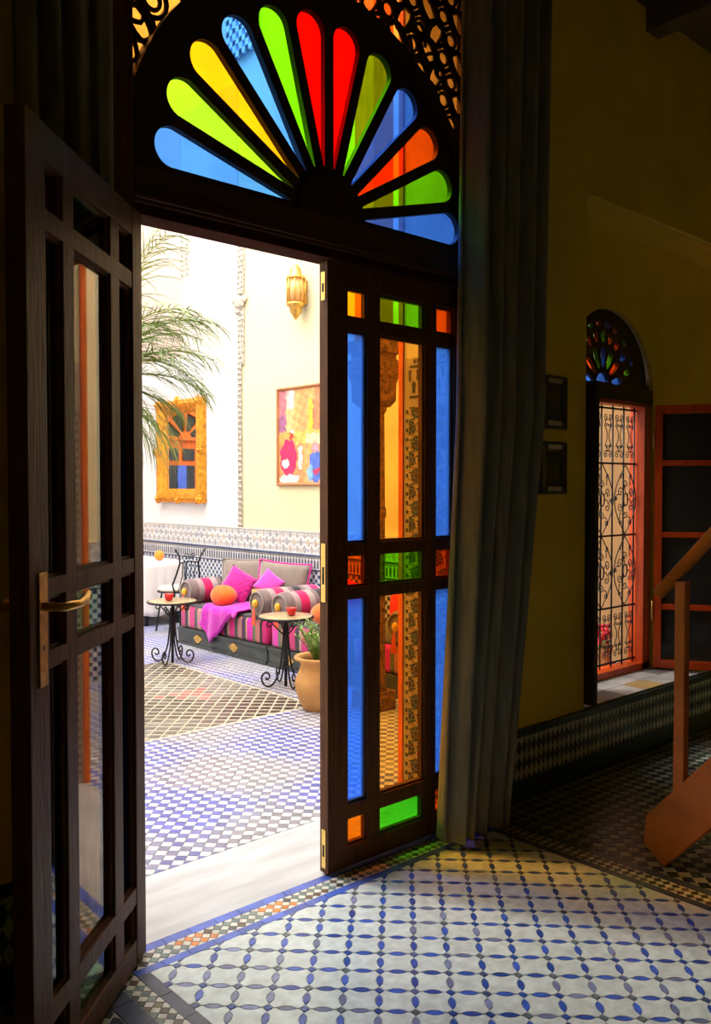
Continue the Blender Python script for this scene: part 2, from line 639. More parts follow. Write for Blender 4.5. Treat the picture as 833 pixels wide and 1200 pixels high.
def arch(cx, r, z0, zs, n=24, zr=None):
    zr = zr or r
    p = [(cx - r, z0), (cx + r, z0)]
    p += [(cx + r * math.cos(PI * i / n), zs + zr * math.sin(PI * i / n)) for i in range(n + 1)]
    return p


plate('niche_back', [(3.64, 0.325), (6.6, 0.325), (6.6, 2.795), (3.64, 2.795)], [arch(WCX, WR, 0.337, WSP), arch(5.95, 0.42, 0.337, WSP)], 2.66, YO, M['plaster_out'], wf)
boxes('plaster', [
    (-1.7, DX0, YI, YI + 0.02, 0, CEIL), (DX0, DX1, YI, YI + 0.02, DTOP, CEIL), (DX1, 3.64, YI, YI + 0.02, 0, CEIL),
    (3.64, 6.6, YI, YI + 0.02, 0, 0.32), (3.64, 6.6, YI, YI + 0.02, 2.80, CEIL), (3.64, 6.6, YI + 0.02, 2.64, 2.785, 2.795),
    (3.63, 3.64, YI + 0.02, 2.64, 0.33, 2.79),
    (DX0 - 0.01, DX0 + 0.004, YI + 0.02, YO, 0.0, DTOP), (DX0, DX1, YI + 0.02, YO, DTOP - 0.01, DTOP),
], M['plaster_in'], wf)
plate('niche_plaster', [(3.64, 0.325), (6.6, 0.325), (6.6, 2.795), (3.64, 2.795)], [arch(WCX, WR, 0.337, WSP), arch(5.95, 0.42, 0.337, WSP)], 2.64, 2.66, M['plaster_in'], wf)
box('reveal_plaster', DX1 - 0.004, DX1, YI + 0.02, YO, 1.98, DTOP, M['plaster_yellow'], wf)
# ledge of the window niche: stone slabs of ochre and grey
for i in range(15):
    x0 = 3.645 + i * 0.19
    for j in range(2):
        m = random.choice([M['ledge'], M['ledge'], M['ledge_tan'], M['ledge_dark']])
        box('slab', x0, x0 + 0.186, YI - 0.005 + j * 0.14, YI + 0.131 + j * 0.14 - (0.01 if j else 0), 0.322, 0.334, m, wf)

# tan cheek of the window reveal on the court side
boxes('reveal', [(WCX + WR - 0.012, WCX + WR, 2.665, 3.02, 0.337, 2.3)], M['plaster_tan'], wf)

# ---- added window, out of view at right, brightening the room; invented light well behind
w2 = struct(boxes('added_window', [(5.53, 5.59, 2.665, 2.74, 0.337, 1.93), (6.31, 6.37, 2.665, 2.74, 0.337, 1.93), (5.59, 6.31, 2.665, 2.74, 1.87, 1.93), (5.59, 6.31, 2.665, 2.74, 0.337, 0.39), (5.935, 5.965, 2.665, 2.74, 0.39, 1.87)], M['red_wood']))
boxes('glazing_bar', [(5.59, 6.31, 2.69, 2.71, z, z + .03) for z in (0.72, 1.12, 1.52)], M['red_wood'], w2)
box('pane', 5.59, 6.31, 2.698, 2.702, 0.39, 1.87, G['clear'], w2)
struct(box('floor_light_well', SX + 0.25, 8.0, YO, 6.0, -0.1, 0.0, M['marble']))
struct(boxes('wall_light_well', [(8.0, 8.2, YO, 6.2, 0, 4.5), (SX + .25, 8.0, 6.0, 6.2, 0, 4.5)], M['plaster_out']))

# ---- other walls of the room
struct(box('wall_left', -1.72, -1.7, -2.2, YI, 0, CEIL, M['plaster_in']))
struct(box('wall_right', 6.6, 6.62, -2.2, 2.66, 0, CEIL, M['plaster_in']))
struct(box('wall_back', -1.72, 6.62, -2.22, -2.2, 0, CEIL, M['plaster_in']))
ce = struct(box('ceiling', -1.72, 6.62, -2.22, YI + 0.02, CEIL, CEIL + 0.12, M['ceiling']))
for i in range(12):
    box('beam', -1.6 + i * 0.72, -1.48 + i * 0.72, -2.2, YI - 0.001, CEIL - 0.12, CEIL, M['ceiling'], ce)

# ---- walls of the courtyard
SX = 4.75
cs = struct(box('wall_courtyard_side', SX, SX + 0.25, YO, 9.2, 0, 7.0, M['plaster_yellow']))
# white field left of the carved strip, slightly proud; rose field above it
box('plaster_field', SX - 0.012, SX, 6.90, 9.2, 1.015, 5.2, M['plaster_out'], cs)
box('plaster_field', SX - 0.016, SX - 0.012, 7.9, 9.2, 2.75, 5.2, M['plaster_rose'], cs)
box('plaster_field', SX - 0.014, SX - 0.012, 6.90, 7.9, 2.75, 5.2, M['plaster_cream'], cs)
struct(box('wall_courtyard_back', -1.25, SX + 0.25, 9.2, 9.45, 0, 9.0, M['plaster_out']))
struct(box('wall_courtyard_left', -1.25, -1.0, YO, 9.2, 0, 9.0, M['plaster_out']))


def carved_strip(y0, y1, z0, z1):
    bm = bmesh.new()
    n = int((z1 - z0) / 0.05)
    for i in range(n):
        z = z0 + (i + 0.5) * (z1 - z0) / n
        for k in range(2):
            y = y0 + (k + 0.5) * (y1 - y0) / 2 + random.uniform(-.006, .006)
            s = 0.022
            vs = [bm.verts.new((SX - 0.018, y + s * a, z + s * b)) for a, b in ((-1, 0), (0, -1), (1, 0), (0, 1))]
            c = bm.verts.new((SX - 0.034, y, z))
            for q in range(4):
                bm.faces.new((vs[q], vs[(q + 1) % 4], c))
    abox(bm, SX - 0.018, SX, y0, y1, z0, z1)
    return link('carved_strip', to_mesh(bm, 'carved_strip'), M['carved'], cs)


carved_strip(6.80, 6.90, 2.55, 4.0)
carved_strip(6.845, 6.90, 1.02, 2.55)
carved_strip(7.74, 7.94, 3.55, 4.4)
bm = bmesh.new()
for dy, dz, s in ((0, 0, .09), (.07, .03, .05), (-.07, .03, .05), (.03, -.07, .05), (-.02, .1, .05)):
    bmesh.ops.create_icosphere(bm, subdivisions=1, radius=s, matrix=Matrix.Translation((SX - 0.02, 6.86 + dy, 3.13 + dz)) @ Matrix.Diagonal((0.4, 1, 0.8, 1)))
link('carved_boss', to_mesh(bm, 'carved_boss'), M['carved'], cs)
# lattice window high on the side wall (seen through the light blue petal)
lw = box('lattice_panel', SX - 0.02, SX, 6.56, 7.02, 5.40, 5.90, M['tile_slate'], cs)
for i in range(5):
    box('lattice_bar', SX - 0.05, SX - 0.02, 6.56 + i * 0.1025, 6.61 + i * 0.1025, 5.40, 5.90, M['plaster_out'], cs)
    box('lattice_bar', SX - 0.05, SX - 0.02, 6.56, 7.02, 5.40 + i * 0.1125, 5.45 + i * 0.1125, M['plaster_out'], cs)

# ---- dado of the side wall: tile field, comb band, arcade frieze
NAVY = (0.045, 0.06, 0.16)
WHT = (0.72, 0.72, 0.70)


def side_map(a, b, d):          # a along wall (Y), b height, d proud
    return (SX - d, a, b)


polys, cols = [], []
yy0, yy1 = 2.8, 9.2
s = 0.034
for i in range(int((yy1 - yy0) / s)):
    for j in range(19):
        if (i + j) % 2 == 0:
            y, z = yy0 + i * s, 0.04 + j * s
            polys.append([(y + .002, z + .002), (y + .002, z + s - .002), (y + s - .002, z + s - .002), (y + s - .002, z + .002)])
            cols.append(random.choice([NAVY, (0.03, 0.05, 0.12), (0.06, 0.10, 0.22)]))
link('dado_tile_field', poly_mesh('dado_tiles', polys, cols, 0.0125, 0.015, side_map), M['tile_fine'], cs, kind='stuff')
box('dado_ground', SX - 0.0125, SX, yy0, yy1, 0, 1.015, M['tile_white'], cs)
polys, cols = [], []
s = 0.042
for i in range(int((yy1 - yy0) / s)):          # comb band: dark pegs with round heads
    y = yy0 + i * s
    polys.append([(y + .010, 0.705), (y + .010, 0.765), (y + .016, 0.778), (y + .026, 0.778), (y + .032, 0.765), (y + .032, 0.705)])
    cols.append((0.10, 0.10, 0.13))
    polys.append([(y + .002, 0.795), (y + .021, 0.782), (y + .040, 0.795)][::-1])
    cols.append((0.20, 0.17, 0.14))
s = 0.10
for i in range(int((yy1 - yy0) / s)):          # frieze: zigzag of lozenges
    y = yy0 + i * s
    for (dy, dz, a, b) in ((0.0, 0.865, .030, .035), (.05, 0.925, .034, .038), (0.0, 0.98, .028, .025), (.05, .855, .012, .016), (0, .925, .012, .016), (.05, .985, .010, .012)):
        polys.append([(y + dy - a, dz), (y + dy, dz + b), (y + dy + a, dz), (y + dy, dz - b)])
        cols.append(random.choice([(0.42, 0.40, 0.36), (0.50, 0.44, 0.34), (0.36, 0.36, 0.36)]))
link('frieze_tile_field', poly_mesh('frieze_tiles', polys, cols, 0.0125, 0.016, side_map), M['tile_fine'], cs, kind='stuff')
box('dado_line', SX - 0.022, SX, yy0, yy1, 0.803, 0.822, M['band_dark'], cs)
box('dado_line', SX - 0.020, SX, yy0, yy1, 0.684, 0.695, M['band_dark'], cs)
box('dado_line', SX - 0.020, SX, yy0, yy1, 1.010, 1.020, M['bone'], cs)

# ---- orange door of the far side, seen in the gilt mirror
d2 = struct(empty('door_2', (3.95, 9.2, 0)))
box('surround', -0.50, 0.50, -0.06, 0, 0, 2.65, M['orange_wood'], d2)
plate('fan_frame', arch(0, 0.34, 1.96, 1.98, zr=0.34), [[(0.03 + .30 * math.cos(a0), 2.0 + .30 * math.sin(a0)) for a0 in ()] or [(r * math.cos(R(d)), 1.99 + r * math.sin(R(d))) for r, d in ((.08, 5), (.30, 5), (.30, 40), (.08, 40))], [(r * math.cos(R(d)), 1.99 + r * math.sin(R(d))) for r, d in ((.08, 50), (.30, 50), (.30, 85), (.08, 85))], [(r * math.cos(R(d)), 1.99 + r * math.sin(R(d))) for r, d in ((.08, 95), (.30, 95), (.30, 130), (.08, 130))], [(r * math.cos(R(d)), 1.99 + r * math.sin(R(d))) for r, d in ((.08, 140), (.30, 140), (.30, 175), (.08, 175))]], -0.10, -0.07, M['orange_wood'], d2)
plate('glass_pane', arch(0, 0.32, 1.97, 1.98), [], -0.07, -0.062, M['smoked'], d2)
for x0, x1 in ((-.34, -.20), (-.14, 0.02), (.08, .32)):
    box('pane', x0, x1, -0.075, -0.061, 1.72, 1.86, M['smoked'], d2)
    box('pane', x0, x1, -0.075, -0.061, 0.5, 1.66, M['smoked'], d2)
box('curtain_panel', -0.02, 0.10, -0.085, -0.075, 0.5, 1.66, M['band_blue'], d2)

# ================================================================== FLOORS
fl = struct(box('floor', -1.72, 6.62, -2.22, YI + 0.02, -0.08, 0.0, M['grout']))
cf = struct(box('floor_courtyard', -1.25, SX, YO, 9.2, -0.08, 0.0, M['grout']))
marble = struct(box('trim_1', DX0, DX1, YI, YO, -0.08, 0.004, M['marble']))

# central field X 1.22..2.77, Y <2.235 : white tiles, blue lozenges, small diamonds
FX0, FX1, FY0, FY1 = 1.222, 2.772, -0.6, 2.237
DU, DV, U0, V0 = 0.0962, 0.0990, 2.293, -0.054
aw, al, ad = 0.0092, 0.0262, 0.0118     # half width, half length of lozenge; half diagonal of small diamond


def near_view(x, y):
    d = Vector((x, y))
    dep = d.dot(CF)
    return dep > 1.9 and abs(d.dot(CR) / dep) < 0.5


def white_poly(u, v):
    g = 0.0016
    a, l, d = aw + g, al + g, ad + g
    U, V = DU, DV
    pts = []
    # bottom edge v=0 going +u, right edge, top, left
    pts += [(d, g), (U / 2 - l, g), (U / 2 - l * .45, a * .86), (U / 2, a), (U / 2 + l * .45, a * .86), (U / 2 + l, g), (U - d, g)]
    pts += [(U - g, d), (U - g, V / 2 - l), (U - a * .86, V / 2 - l * .45), (U - a, V / 2), (U - a * .86, V / 2 + l * .45), (U - g, V / 2 + l), (U - g, V - d)]
    pts += [(U - d, V - g), (U / 2 + l, V - g), (U / 2 + l * .45, V - a * .86), (U / 2, V - a), (U / 2 - l * .45, V - a * .86), (U / 2 - l, V - g), (d, V - g)]
    pts += [(g, V - d), (g, V / 2 + l), (a * .86, V / 2 + l * .45), (a, V / 2), (a * .86, V / 2 - l * .45), (g, V / 2 - l), (g, d)]
    return [uv(u + p[0], v + p[1]) for p in pts]


def loz(u, v, along_u):
    p = [(-al, 0), (-al * .5, -aw * .84), (0, -aw), (al * .5, -aw * .84), (al, 0), (al * .5, aw * .84), (0, aw), (-al * .5, aw * .84)]
    return [uv(u + (q[0] if along_u else q[1]), v + (q[1] if along_u else q[0])) for q in p]


us = [Q2 * (x + y) for x in (FX0, FX1) for y in (FY0, FY1)]
vs = [Q2 * (x - y) for x in (FX0, FX1) for y in (FY0, FY1)]
W_, L_, D_ = [], [], []
for i in range(math.floor((min(us) - U0) / DU), math.ceil((max(us) - U0) / DU) + 1):
    for j in range(math.floor((min(vs) - V0) / DV), math.ceil((max(vs) - V0) / DV) + 1):
        u, v = U0 + i * DU, V0 + j * DV
        p = clip_rect(white_poly(u, v), FX0, FX1, FY0, FY1)
        if p:
            W_.append(p)
        for q in (loz(u + DU / 2, v, True), loz(u, v + DV / 2, False)):
            p = clip_rect(q, FX0, FX1, FY0, FY1)
            if p:
                L_.append(p)
        p = clip_rect([uv(u + ad, v), uv(u, v + ad), uv(u - ad, v), uv(u, v - ad)], FX0, FX1, FY0, FY1)
        if p:
            D_.append(p)


def jit(c, a=0.12):
    k = 1 + random.uniform(-a, a)
    return tuple(x * k for x in c)


def pick_blue(p):
    # bluer glaze towards the middle of the room, more often greyer by the door's left
    if random.random() < (0.65 if p[0][0] < 1.55 else 0.15):
        return jit((0.19, 0.22, 0.38), .25)
    return jit((0.045, 0.105, 0.46), .35)


tiles(fl, 'white_tile', W_, [jit((0.64, 0.70, 0.66), .05) for p in W_], 0.0, 0.0035, M['tile'], 300)
tiles(fl, 'lozenge_tile', L_, [pick_blue(p) for p in L_], 0.0, 0.0035, M['tile'], 300)
tiles(fl, 'diamond_tile', D_, [jit(random.choice([(0.08, 0.11, 0.25), (0.12, 0.15, 0.17), (0.03, 0.08, 0.35)]), .2) for p in D_], 0.0, 0.0035, M['tile'], 300)

# border bands
GREENG, BROWN, ORN, CRM, DKG = (0.16, 0.22, 0.20), (0.12, 0.085, 0.06), (0.62, 0.22, 0.05), (0.66, 0.64, 0.56), (0.06, 0.07, 0.08)


def band_cells(x0, x1, y0, y1, cell, dark_fn):
    P, Cc = [], []
    for i, j, p in diag_cells(x0, x1, y0, y1, cell, cell):
        P.append(p)
        Cc.append(jit(CRM, .08) if (i + j) % 2 else jit(dark_fn(p), .2))
    return P, Cc


def thr_col(p):
    x = p[0][0] + 0.03 * math.sin(p[0][1] * 60)
    if 1.36 < x < 1.46 or 1.66 < x < 1.76:
        return ORN
    if 1.28 < x < 1.36:
        return GREENG
    return random.choice([GREENG, BROWN, DKG, GREENG])


def side_col(p):
    y = p[0][1]
    if 1.70 < y < 1.93 or 1.1 < y < 1.3:
        return ORN
    return random.choice([BROWN, GREENG, (0.16, 0.15, 0.05), DKG])


P1, C1 = band_cells(1.06, 2.92, 2.268, 2.342, 0.0245, thr_col)
P2, C2 = band_cells(1.120, 1.182, -0.6, 2.262, 0.0245, side_col)
P3, C3 = band_cells(2.805, 2.875, -0.6, 2.262, 0.0245, lambda p: random.choice([DKG, (0.05, 0.06, 0.03), BROWN]))
tiles(fl, 'border_tile', P1 + P2 + P3, C1 + C2 + C3, 0.0, 0.0035, M['tile'], 300)


def strip_tiles(x0, x1, y0, y1, n, m):
    for i in range(n):
        if (x1 - x0) > (y1 - y0):
            a, b = x0 + (x1 - x0) * i / n, x0 + (x1 - x0) * (i + 1) / n
            box('band_tile', a + .0008, b - .0008, y0, y1, 0, 0.0042 + random.uniform(-.0004, .0004), m, fl)
        else:
            a, b = y0 + (y1 - y0) * i / n, y0 + (y1 - y0) * (i + 1) / n
            box('band_tile', x0, x1, a + .0008, b - .0008, 0, 0.0042 + random.uniform(-.0004, .0004), m, fl)


strip_tiles(1.06, 2.92, 2.342, 2.379, 20, M['band_blue'])
strip_tiles(1.185, 2.80, 2.237, 2.268, 18, M['band_blue'])
strip_tiles(1.182, 1.222, -0.6, 2.237, 22, M['band_dark'])
strip_tiles(1.060, 1.120, -0.6, 2.262, 24, M['band_dark'])
strip_tiles(2.772, 2.805, -0.6, 2.237, 22, M['band_dark'])
strip_tiles(2.875, 2.915, -0.6, 2.262, 22, M['band_dark'])
# side floors of small dark and cream tiles
P, Cc = [], []
for (x0, x1, y0, y1) in ((2.92, 6.58, -0.6, YI - 0.02), (-1.2, 1.055, -0.4, YI - 0.02)):
    for i, j, p in diag_cells(x0, x1, y0, y1, 0.042, 0.042):
        P.append(p)
        Cc.append(jit((0.36, 0.38, 0.30), .12) if (i + j) % 2 else jit(random.choice([(0.03, 0.045, 0.035), (0.02, 0.03, 0.05)]), .3))
tiles(fl, 'floor_tile', P, Cc, 0.0, 0.003, M['tile'], 300)

# courtyard floor
P, Cc = [], []
BL = [(0.10, 0.12, 0.42), (0.14, 0.15, 0.36), (0.20, 0.20, 0.30), (0.24, 0.23, 0.27)]


def bluish(x, y):
    f = math.sin(x * 5.1 + y * 2.3) * math.sin(y * 4.3 - x * 1.7)
    return BL[0] if f > 0.25 else BL[1] if f > 0 else BL[2] if f > -0.3 else BL[3]


YB, YE, XE = 4.30, 6.20, 3.53
for rect in ((-0.2, SX - .01, YO + .005, YB), (XE + .03, SX - .01, YB, 9.19), (0.8, XE + .03, YE, 9.19)):
    for i, j, p in diag_cells(*rect, 0.0415, 0.0430, 3.302 - .0415 / 2, -0.823 - .0430 / 2, fill=0.97):
        P.append(p)
        Cc.append(jit((0.56, 0.56, 0.57), .05) if (i + j) % 2 else jit(bluish(*p[0]), .2))
tiles(cf, 'checker_tile', P, Cc, 0.0, 0.003, M['tile'], 300)
P, Cc = [], []
for i, j, p in diag_cells(0.8, XE, YB + .03, YE, 0.083, 0.075, 5.087, -1.335, fill=0.97):
    c = uv(5.087 + (i + .5) * .083, -1.335 + (j + .5) * .075)
    h1, h2 = 0.056 / 2, 0.063 / 2
    u, v = 5.087 + (i + .5) * .083, -1.335 + (j + .5) * .075
    q = clip_rect([uv(u - h1, v - h2), uv(u + h1, v - h2), uv(u + h1, v + h2), uv(u - h1, v + h2)], 0.8, XE, YB + .03, YE)
    if q:
        P.append(q)
        f = math.sin(c[0] * 4 + 1) * math.sin(c[1] * 3.3)
        base = (0.06, 0.045, 0.03) if f > 0.2 else (0.12, 0.105, 0.075) if f > -0.35 else (0.19, 0.18, 0.15)
        if 2.9 < c[0] < 3.25 and 4.9 < c[1] < 5.3 and random.random() < .5:
            base = (0.42, 0.14, 0.12)
        Cc.append(jit(base, .3))
tiles(cf, 'panel_tile', P, Cc, 0.0, 0.0035, M['tile'], 300)
box('cream_ground', 0.8, XE + 0.03, YB, YE + .03, 0, 0.001, mat('cream_grout', (0.50, 0.44, 0.32), 0.6, var=.08), cf)

# ================================================================== skirting of the room (dark plinth, lozenge tiles, green trim)
for nm, x0, x1 in (('baseboard_right', DX1 + 0.07, 6.58), ('baseboard_left', -1.2, DX0 - 0.07)):
    b = struct(box(nm, x0, x1, YI - 0.012, YI, 0.0, 0.322, M['grout_dark']))
    box('plinth_band', x0, x1, YI - 0.018, YI - 0.012, 0.0, 0.098, M['green_trim'], b)
    box('top_trim', x0, x1, YI - 0.020, YI - 0.012, 0.292, 0.322, M['green_trim'], b)
    P, Cc = [], []
    pw, ph = 0.036, 0.075
    for i in range(int((x1 - x0) / pw)):
        for j in range(3):
            for k in range(2):
                cx_, cz = x0 + (i + .5 + .5 * k) * pw, 0.130 + (j + .5 * k) * ph
                q = clip_rect([(cx_ - pw * .47, cz), (cx_, cz - ph * .47), (cx_ + pw * .47, cz), (cx_, cz + ph * .47)], x0, x1, 0.100, 0.290)
                if q:
                    P.append(q)
                    Cc.append(jit((0.60, 0.62, 0.46), .15) if k == 0 else jit((0.03, 0.04, 0.035), .3) if random.random() < .8 else jit((0.07, 0.12, 0.08), .2))
    tiles(b, 'lozenge_tile', P, Cc, YI - 0.012, YI - 0.016, M['tile'], 300 if 'right' in nm else 120, mapf=lambda a, c, d: (a, d, c))

# ================================================================== mosaic of the door reveal (X = DX1 plane, facing -X)
RX = DX1
mos = box('mosaic_ground', RX - 0.006, RX, YI + 0.02, YO, 0.0, 1.98, mat('mosaic_grout', (0.42, 0.33, 0.22), 0.6, var=.1), wf)


def rev_map(a, b, d):
    return (RX - d, a, b)


P, Cc = [], []
pitch = 0.084
y_a, y_b = YI + 0.045, YO - 0.035
cc = [(0.03, 0.05, 0.10), (0.02, 0.07, 0.05), (0.05, 0.03, 0.03), (0.45, 0.20, 0.04)]
for i in range(-1, 7):
    for j in range(-1, 25):
        oy = y_a + i * pitch + (pitch / 2 if j % 2 else 0)
        oz = 0.07 + j * 0.0727
        c1 = cc[(i + j) % 4]
        st = []
        for k in range(16):
            r_ = 0.018 if k % 2 == 0 else 0.012
            st.append((oy + r_ * math.cos(k * PI / 8), oz + r_ * math.sin(k * PI / 8)))
        P.append(st); Cc.append(c1)
        for k in range(8):
            a = k * PI / 4
            q = [(0.019, -.006), (0.027, -.0095), (0.036, 0), (0.027, .0095), (0.019, .006)]
            P.append([(oy + r0 * math.cos(a) - t0 * math.sin(a), oz + r0 * math.sin(a) + t0 * math.cos(a)) for r0, t0 in q])
            Cc.append(cc[(i + j + 1 + k % 2) % 3])
        for k in range(8):
            a = (k + .5) * PI / 4
            q = [(0.030, 0), (0.037, -.005), (0.044, 0), (0.037, .005)]
            P.append([(oy + r0 * math.cos(a) - t0 * math.sin(a), oz + r0 * math.sin(a) + t0 * math.cos(a)) for r0, t0 in q])
            Cc.append(cc[3] if k % 2 else cc[0])
PP, CC = [], []
for p, c in zip(P, Cc):
    q = clip_rect(p, y_a, y_b, 0.06, 1.76)
    if q:
        PP.append(q); CC.append(c)
for (za, zb, n) in ((1.80, 1.81, 1), (1.935, 1.945, 1), (0.03, 0.045, 1)):
    PP.append([(y_a, za), (y_b, za), (y_b, zb), (y_a, zb)]); CC.append((0.04, 0.04, 0.05))
k = 0
yv = y_a
while yv < y_b - 0.03:                    # frieze of keyhole shapes, upright and hanging
    PP.append([(yv + .004, 1.822), (yv + .020, 1.822), (yv + .020, 1.848), (yv + .025, 1.862), (yv + .012, 1.876), (yv - .001, 1.862), (yv + .004, 1.848)]); CC.append((0.04, 0.05, 0.09))
    PP.append([(yv + .028, 1.925), (yv + .044, 1.925), (yv + .042, 1.898), (yv + .045, 1.886), (yv + .036, 1.872), (yv + .027, 1.886), (yv + .030, 1.898)][::-1]); CC.append((0.07, 0.04, 0.03))
    yv += 0.05
for q_ in range(int((y_b - y_a) / .02)):
    a0 = y_a + q_ * .02
    PP.append([(a0, 1.955), (a0 + .014, 1.955), (a0 + .011, 1.972), (a0 + .003, 1.972)]); CC.append((0.05, 0.04, 0.05))
for zb in range(84):                      # stepped side borders
    for yb_ in (YI + 0.026, YO - 0.028):
        if zb % 2 == 0:
            PP.append([(yb_, .05 + zb * .0205), (yb_ + .012, .05 + zb * .0205), (yb_ + .012, .066 + zb * .0205), (yb_, .066 + zb * .0205)]); CC.append((0.04, 0.04, 0.06))
tiles(wf, 'mosaic_tile', PP, CC, 0.006, 0.0085, M['tile_fine'], 0, mapf=rev_map)

# ================================================================== DOOR FRAME, FANLIGHT AND LEAVES
d1 = struct(empty('door_1', (2.0, 2.36, 0)))


def dl(o):          # keep world coordinates under door_1
    o.matrix_parent_inverse = Matrix.Translation((-2.0, -2.36, 0))
    return o


FA, FB = 2.335, 2.43
dl(box('jamb', DX0, 1.243, FA, FB, 0, 3.6, M['wood'], d1, bev=.004))
dl(box('jamb', 2.757, DX1, FA, FB, 0, 3.6, M['wood'], d1, bev=.004))
dl(box('lintel', 1.243, 2.757, FA, FB, 2.235, 2.342, M['frame_wood'], d1, bev=.004))
dl(box('lintel_stop', 1.243, 2.757, FA + .012, FB + .015, 2.203, 2.235, M['lintel_wood'], d1, bev=.003))
dl(box('lintel_bead', 1.243, 2.757, FA - .012, FA, 2.245, 2.262, M['frame_wood'], d1, bev=.003))
dl(box('head_rail', 1.243, 2.757, FA, FB, 3.48, 3.60, M['frame_wood'], d1, bev=.004))
HX, HZ = 2.0, 2.345


def petal(k, s=0.0, off=0.020):
    a = R(7.5 + 15 * k)
    t = math.tan(R(7.5))
    rc = 0.625
    pts = []
    r0 = 0.172
    for r_ in (r0, rc):
        pts.append((r_, -(r_ * t - off + s)))
    rad = rc * t - off + s
    for i in range(1, 12):
        q = -PI / 2 + PI * i / 12
        pts.append((rc + rad * math.cos(q), rad * math.sin(q)))
    for r_ in (rc, r0):
        pts.append((r_, r_ * t - off + s))
    return [(HX + x * math.cos(a) - y * math.sin(a), HZ + x * math.sin(a) + y * math.cos(a)) for x, y in pts]


RO = 0.752
outer = [(HX + RO, 2.335)] + [(HX + RO * math.cos(PI * i / 48), HZ + RO * math.sin(PI * i / 48)) for i in range(49)] + [(HX - RO, 2.335)]
dl(plate('fan_panel', outer, [petal(k) for k in range(12)], 2.350, 2.373, M['fan_wood'], d1))
dl(plate('hub', [(HX + .15 * math.cos(PI * i / 16), 2.342 + .15 * math.sin(PI * i / 16)) for i in range(17)], [], 2.335, 2.352, M['fan_wood'], d1))
pc = ['blue', 'green', 'orange', 'blue', 'green', 'red', 'red', 'green', 'sky', 'yellow', 'lime', 'sky']
for k in range(12):
    o = dl(plate('petal_pane', petal(k, 0.006), [], 2.374, 2.378, G[pc[k]], d1))
# rim of the arch
bm = bmesh.new()
for (r0, r1, ya, yb) in ((0.735, 0.790, 2.338, 2.40),):
    n = 48
    for i in range(n):
        a0, a1 = PI * i / n, PI * (i + 1) / n
        pts = [(r0, a0), (r1, a0), (r1, a1), (r0, a1)]
        lo = [bm.verts.new((HX + r_ * math.cos(a), ya, HZ + r_ * math.sin(a))) for r_, a in pts]
        hi = [bm.verts.new((HX + r_ * math.cos(a), yb, HZ + r_ * math.sin(a))) for r_, a in pts]
        bm.faces.new(lo)
        bm.faces.new(hi[::-1])
        for q in range(4):
            bm.faces.new((lo[q], hi[q], hi[(q + 1) % 4], lo[(q + 1) % 4]))
bmesh.ops.recalc_face_normals(bm, faces=bm.faces[:])
for v in bm.verts:
    v.co.x = min(max(v.co.x, 1.243), 2.757)
dl(link('arch_rim', to_mesh(bm, 'arch_rim'), M['fan_wood'], d1))
# amber glass behind the pierced spandrels
sp = [(1.243, 2.36), (HX - .752, 2.36)] + [(HX - .752 * math.cos(PI * i / 40), HZ + .752 * math.sin(PI * i / 40)) for i in range(1, 40)] + [(HX + .752, 2.36), (2.757, 2.36), (2.757, 3.49), (1.243, 3.49)]
dl(plate('spandrel_pane', sp, [], 2.402, 2.406, G['amber_dark'], d1))
# pierced work: interlaced rings
ringme = {}


def ring_mesh(rx, rz, r=0.0085, n=20):
    bm = bmesh.new()
    tube_bm(bm, [(rx * math.cos(2 * PI * i / n), 0, rz * math.sin(2 * PI * i / n)) for i in range(n)], r, 5, True)
    me = to_mesh(bm, 'ring')
    me.materials.append(M['fan_wood'])
    return me


rA, rB, rC = ring_mesh(.050, .050), ring_mesh(.028, .028, .0075, 14), ring_mesh(.030, .062, .008)
for sx in (-1, 1):
    for i in range(9):
        for j in range(13):
            x = 0.752 - 0.04 - i * 0.088 - (0.044 if j % 2 else 0)
            z = 2.45 + j * 0.082
            rr = math.hypot(x, z - HZ)
            if rr < 0.80 or x < -0.02 or z > 3.48:
                continue
            kinds = [(rA, 0, 0, 0)] + ([(rB, 0, 0, 0)] if (i + j) % 2 else [(rC, 0, 0, R(35 * (1 if i % 2 else -1)))])
            for me, ox, oz, ro in kinds:
                o = bpy.data.objects.new('ring', me)
                COL.objects.link(o)
                o.parent = d1
                dl(o)
                o.location = (HX + sx * x + ox, 2.385, z + oz)
                o.rotation_euler = (0, ro, 0)
for sx in (-1, 1):
    for (a0, r0) in ((30, .87), (38, .92), (47, .95), (55, .90), (62, .93), (22, .83)):
        pts = [(HX + sx * (r0 + .06 * math.sin(t * PI * 2) * .6) * math.cos(R(a0 - 6 + 12 * t)), 2.384, HZ + (r0 + .06 * math.sin(t * PI * 2)) * math.sin(R(a0 - 6 + 12 * t))) for t in [i / 10 for i in range(11)]]
        pts = [(min(max(p[0], 1.25), 2.75), p[1], p[2]) for p in pts]
        dl(tube('scroll', pts, 0.008, M['fan_wood'], d1, 5))

# outer orange frame at the court edge of the reveal
of = struct(boxes('trim_2', [(DX1 - 0.012, DX1 + 0.05, YO, YO + 0.028, 0.0, 3.72), (DX0 - 0.05, DX0 + 0.045, YO, YO + 0.05, 0.0, 3.72), (DX0 + 0.045, DX1 - 0.012, YO, YO + 0.05, 3.62, 3.72)], M['orange_wood']))

# ---- a leaf: local x from the hinge, y thickness, z up
LX = [0.0, 0.078, 0.180, 0.246, 0.488, 0.552, 0.652, 0.748]
LZ = [0.012, 0.087, 0.190, 0.240, 0.998, 1.036, 1.156, 1.197, 1.966, 2.012, 2.118, 2.197]
PANE = [['orange', 'grass', 'tangerine'], ['frost', 'amber', 'frost'], ['orange', 'green', 'orange'], ['frost', 'amber', 'frost'], ['orange', 'green', 'yellow']]


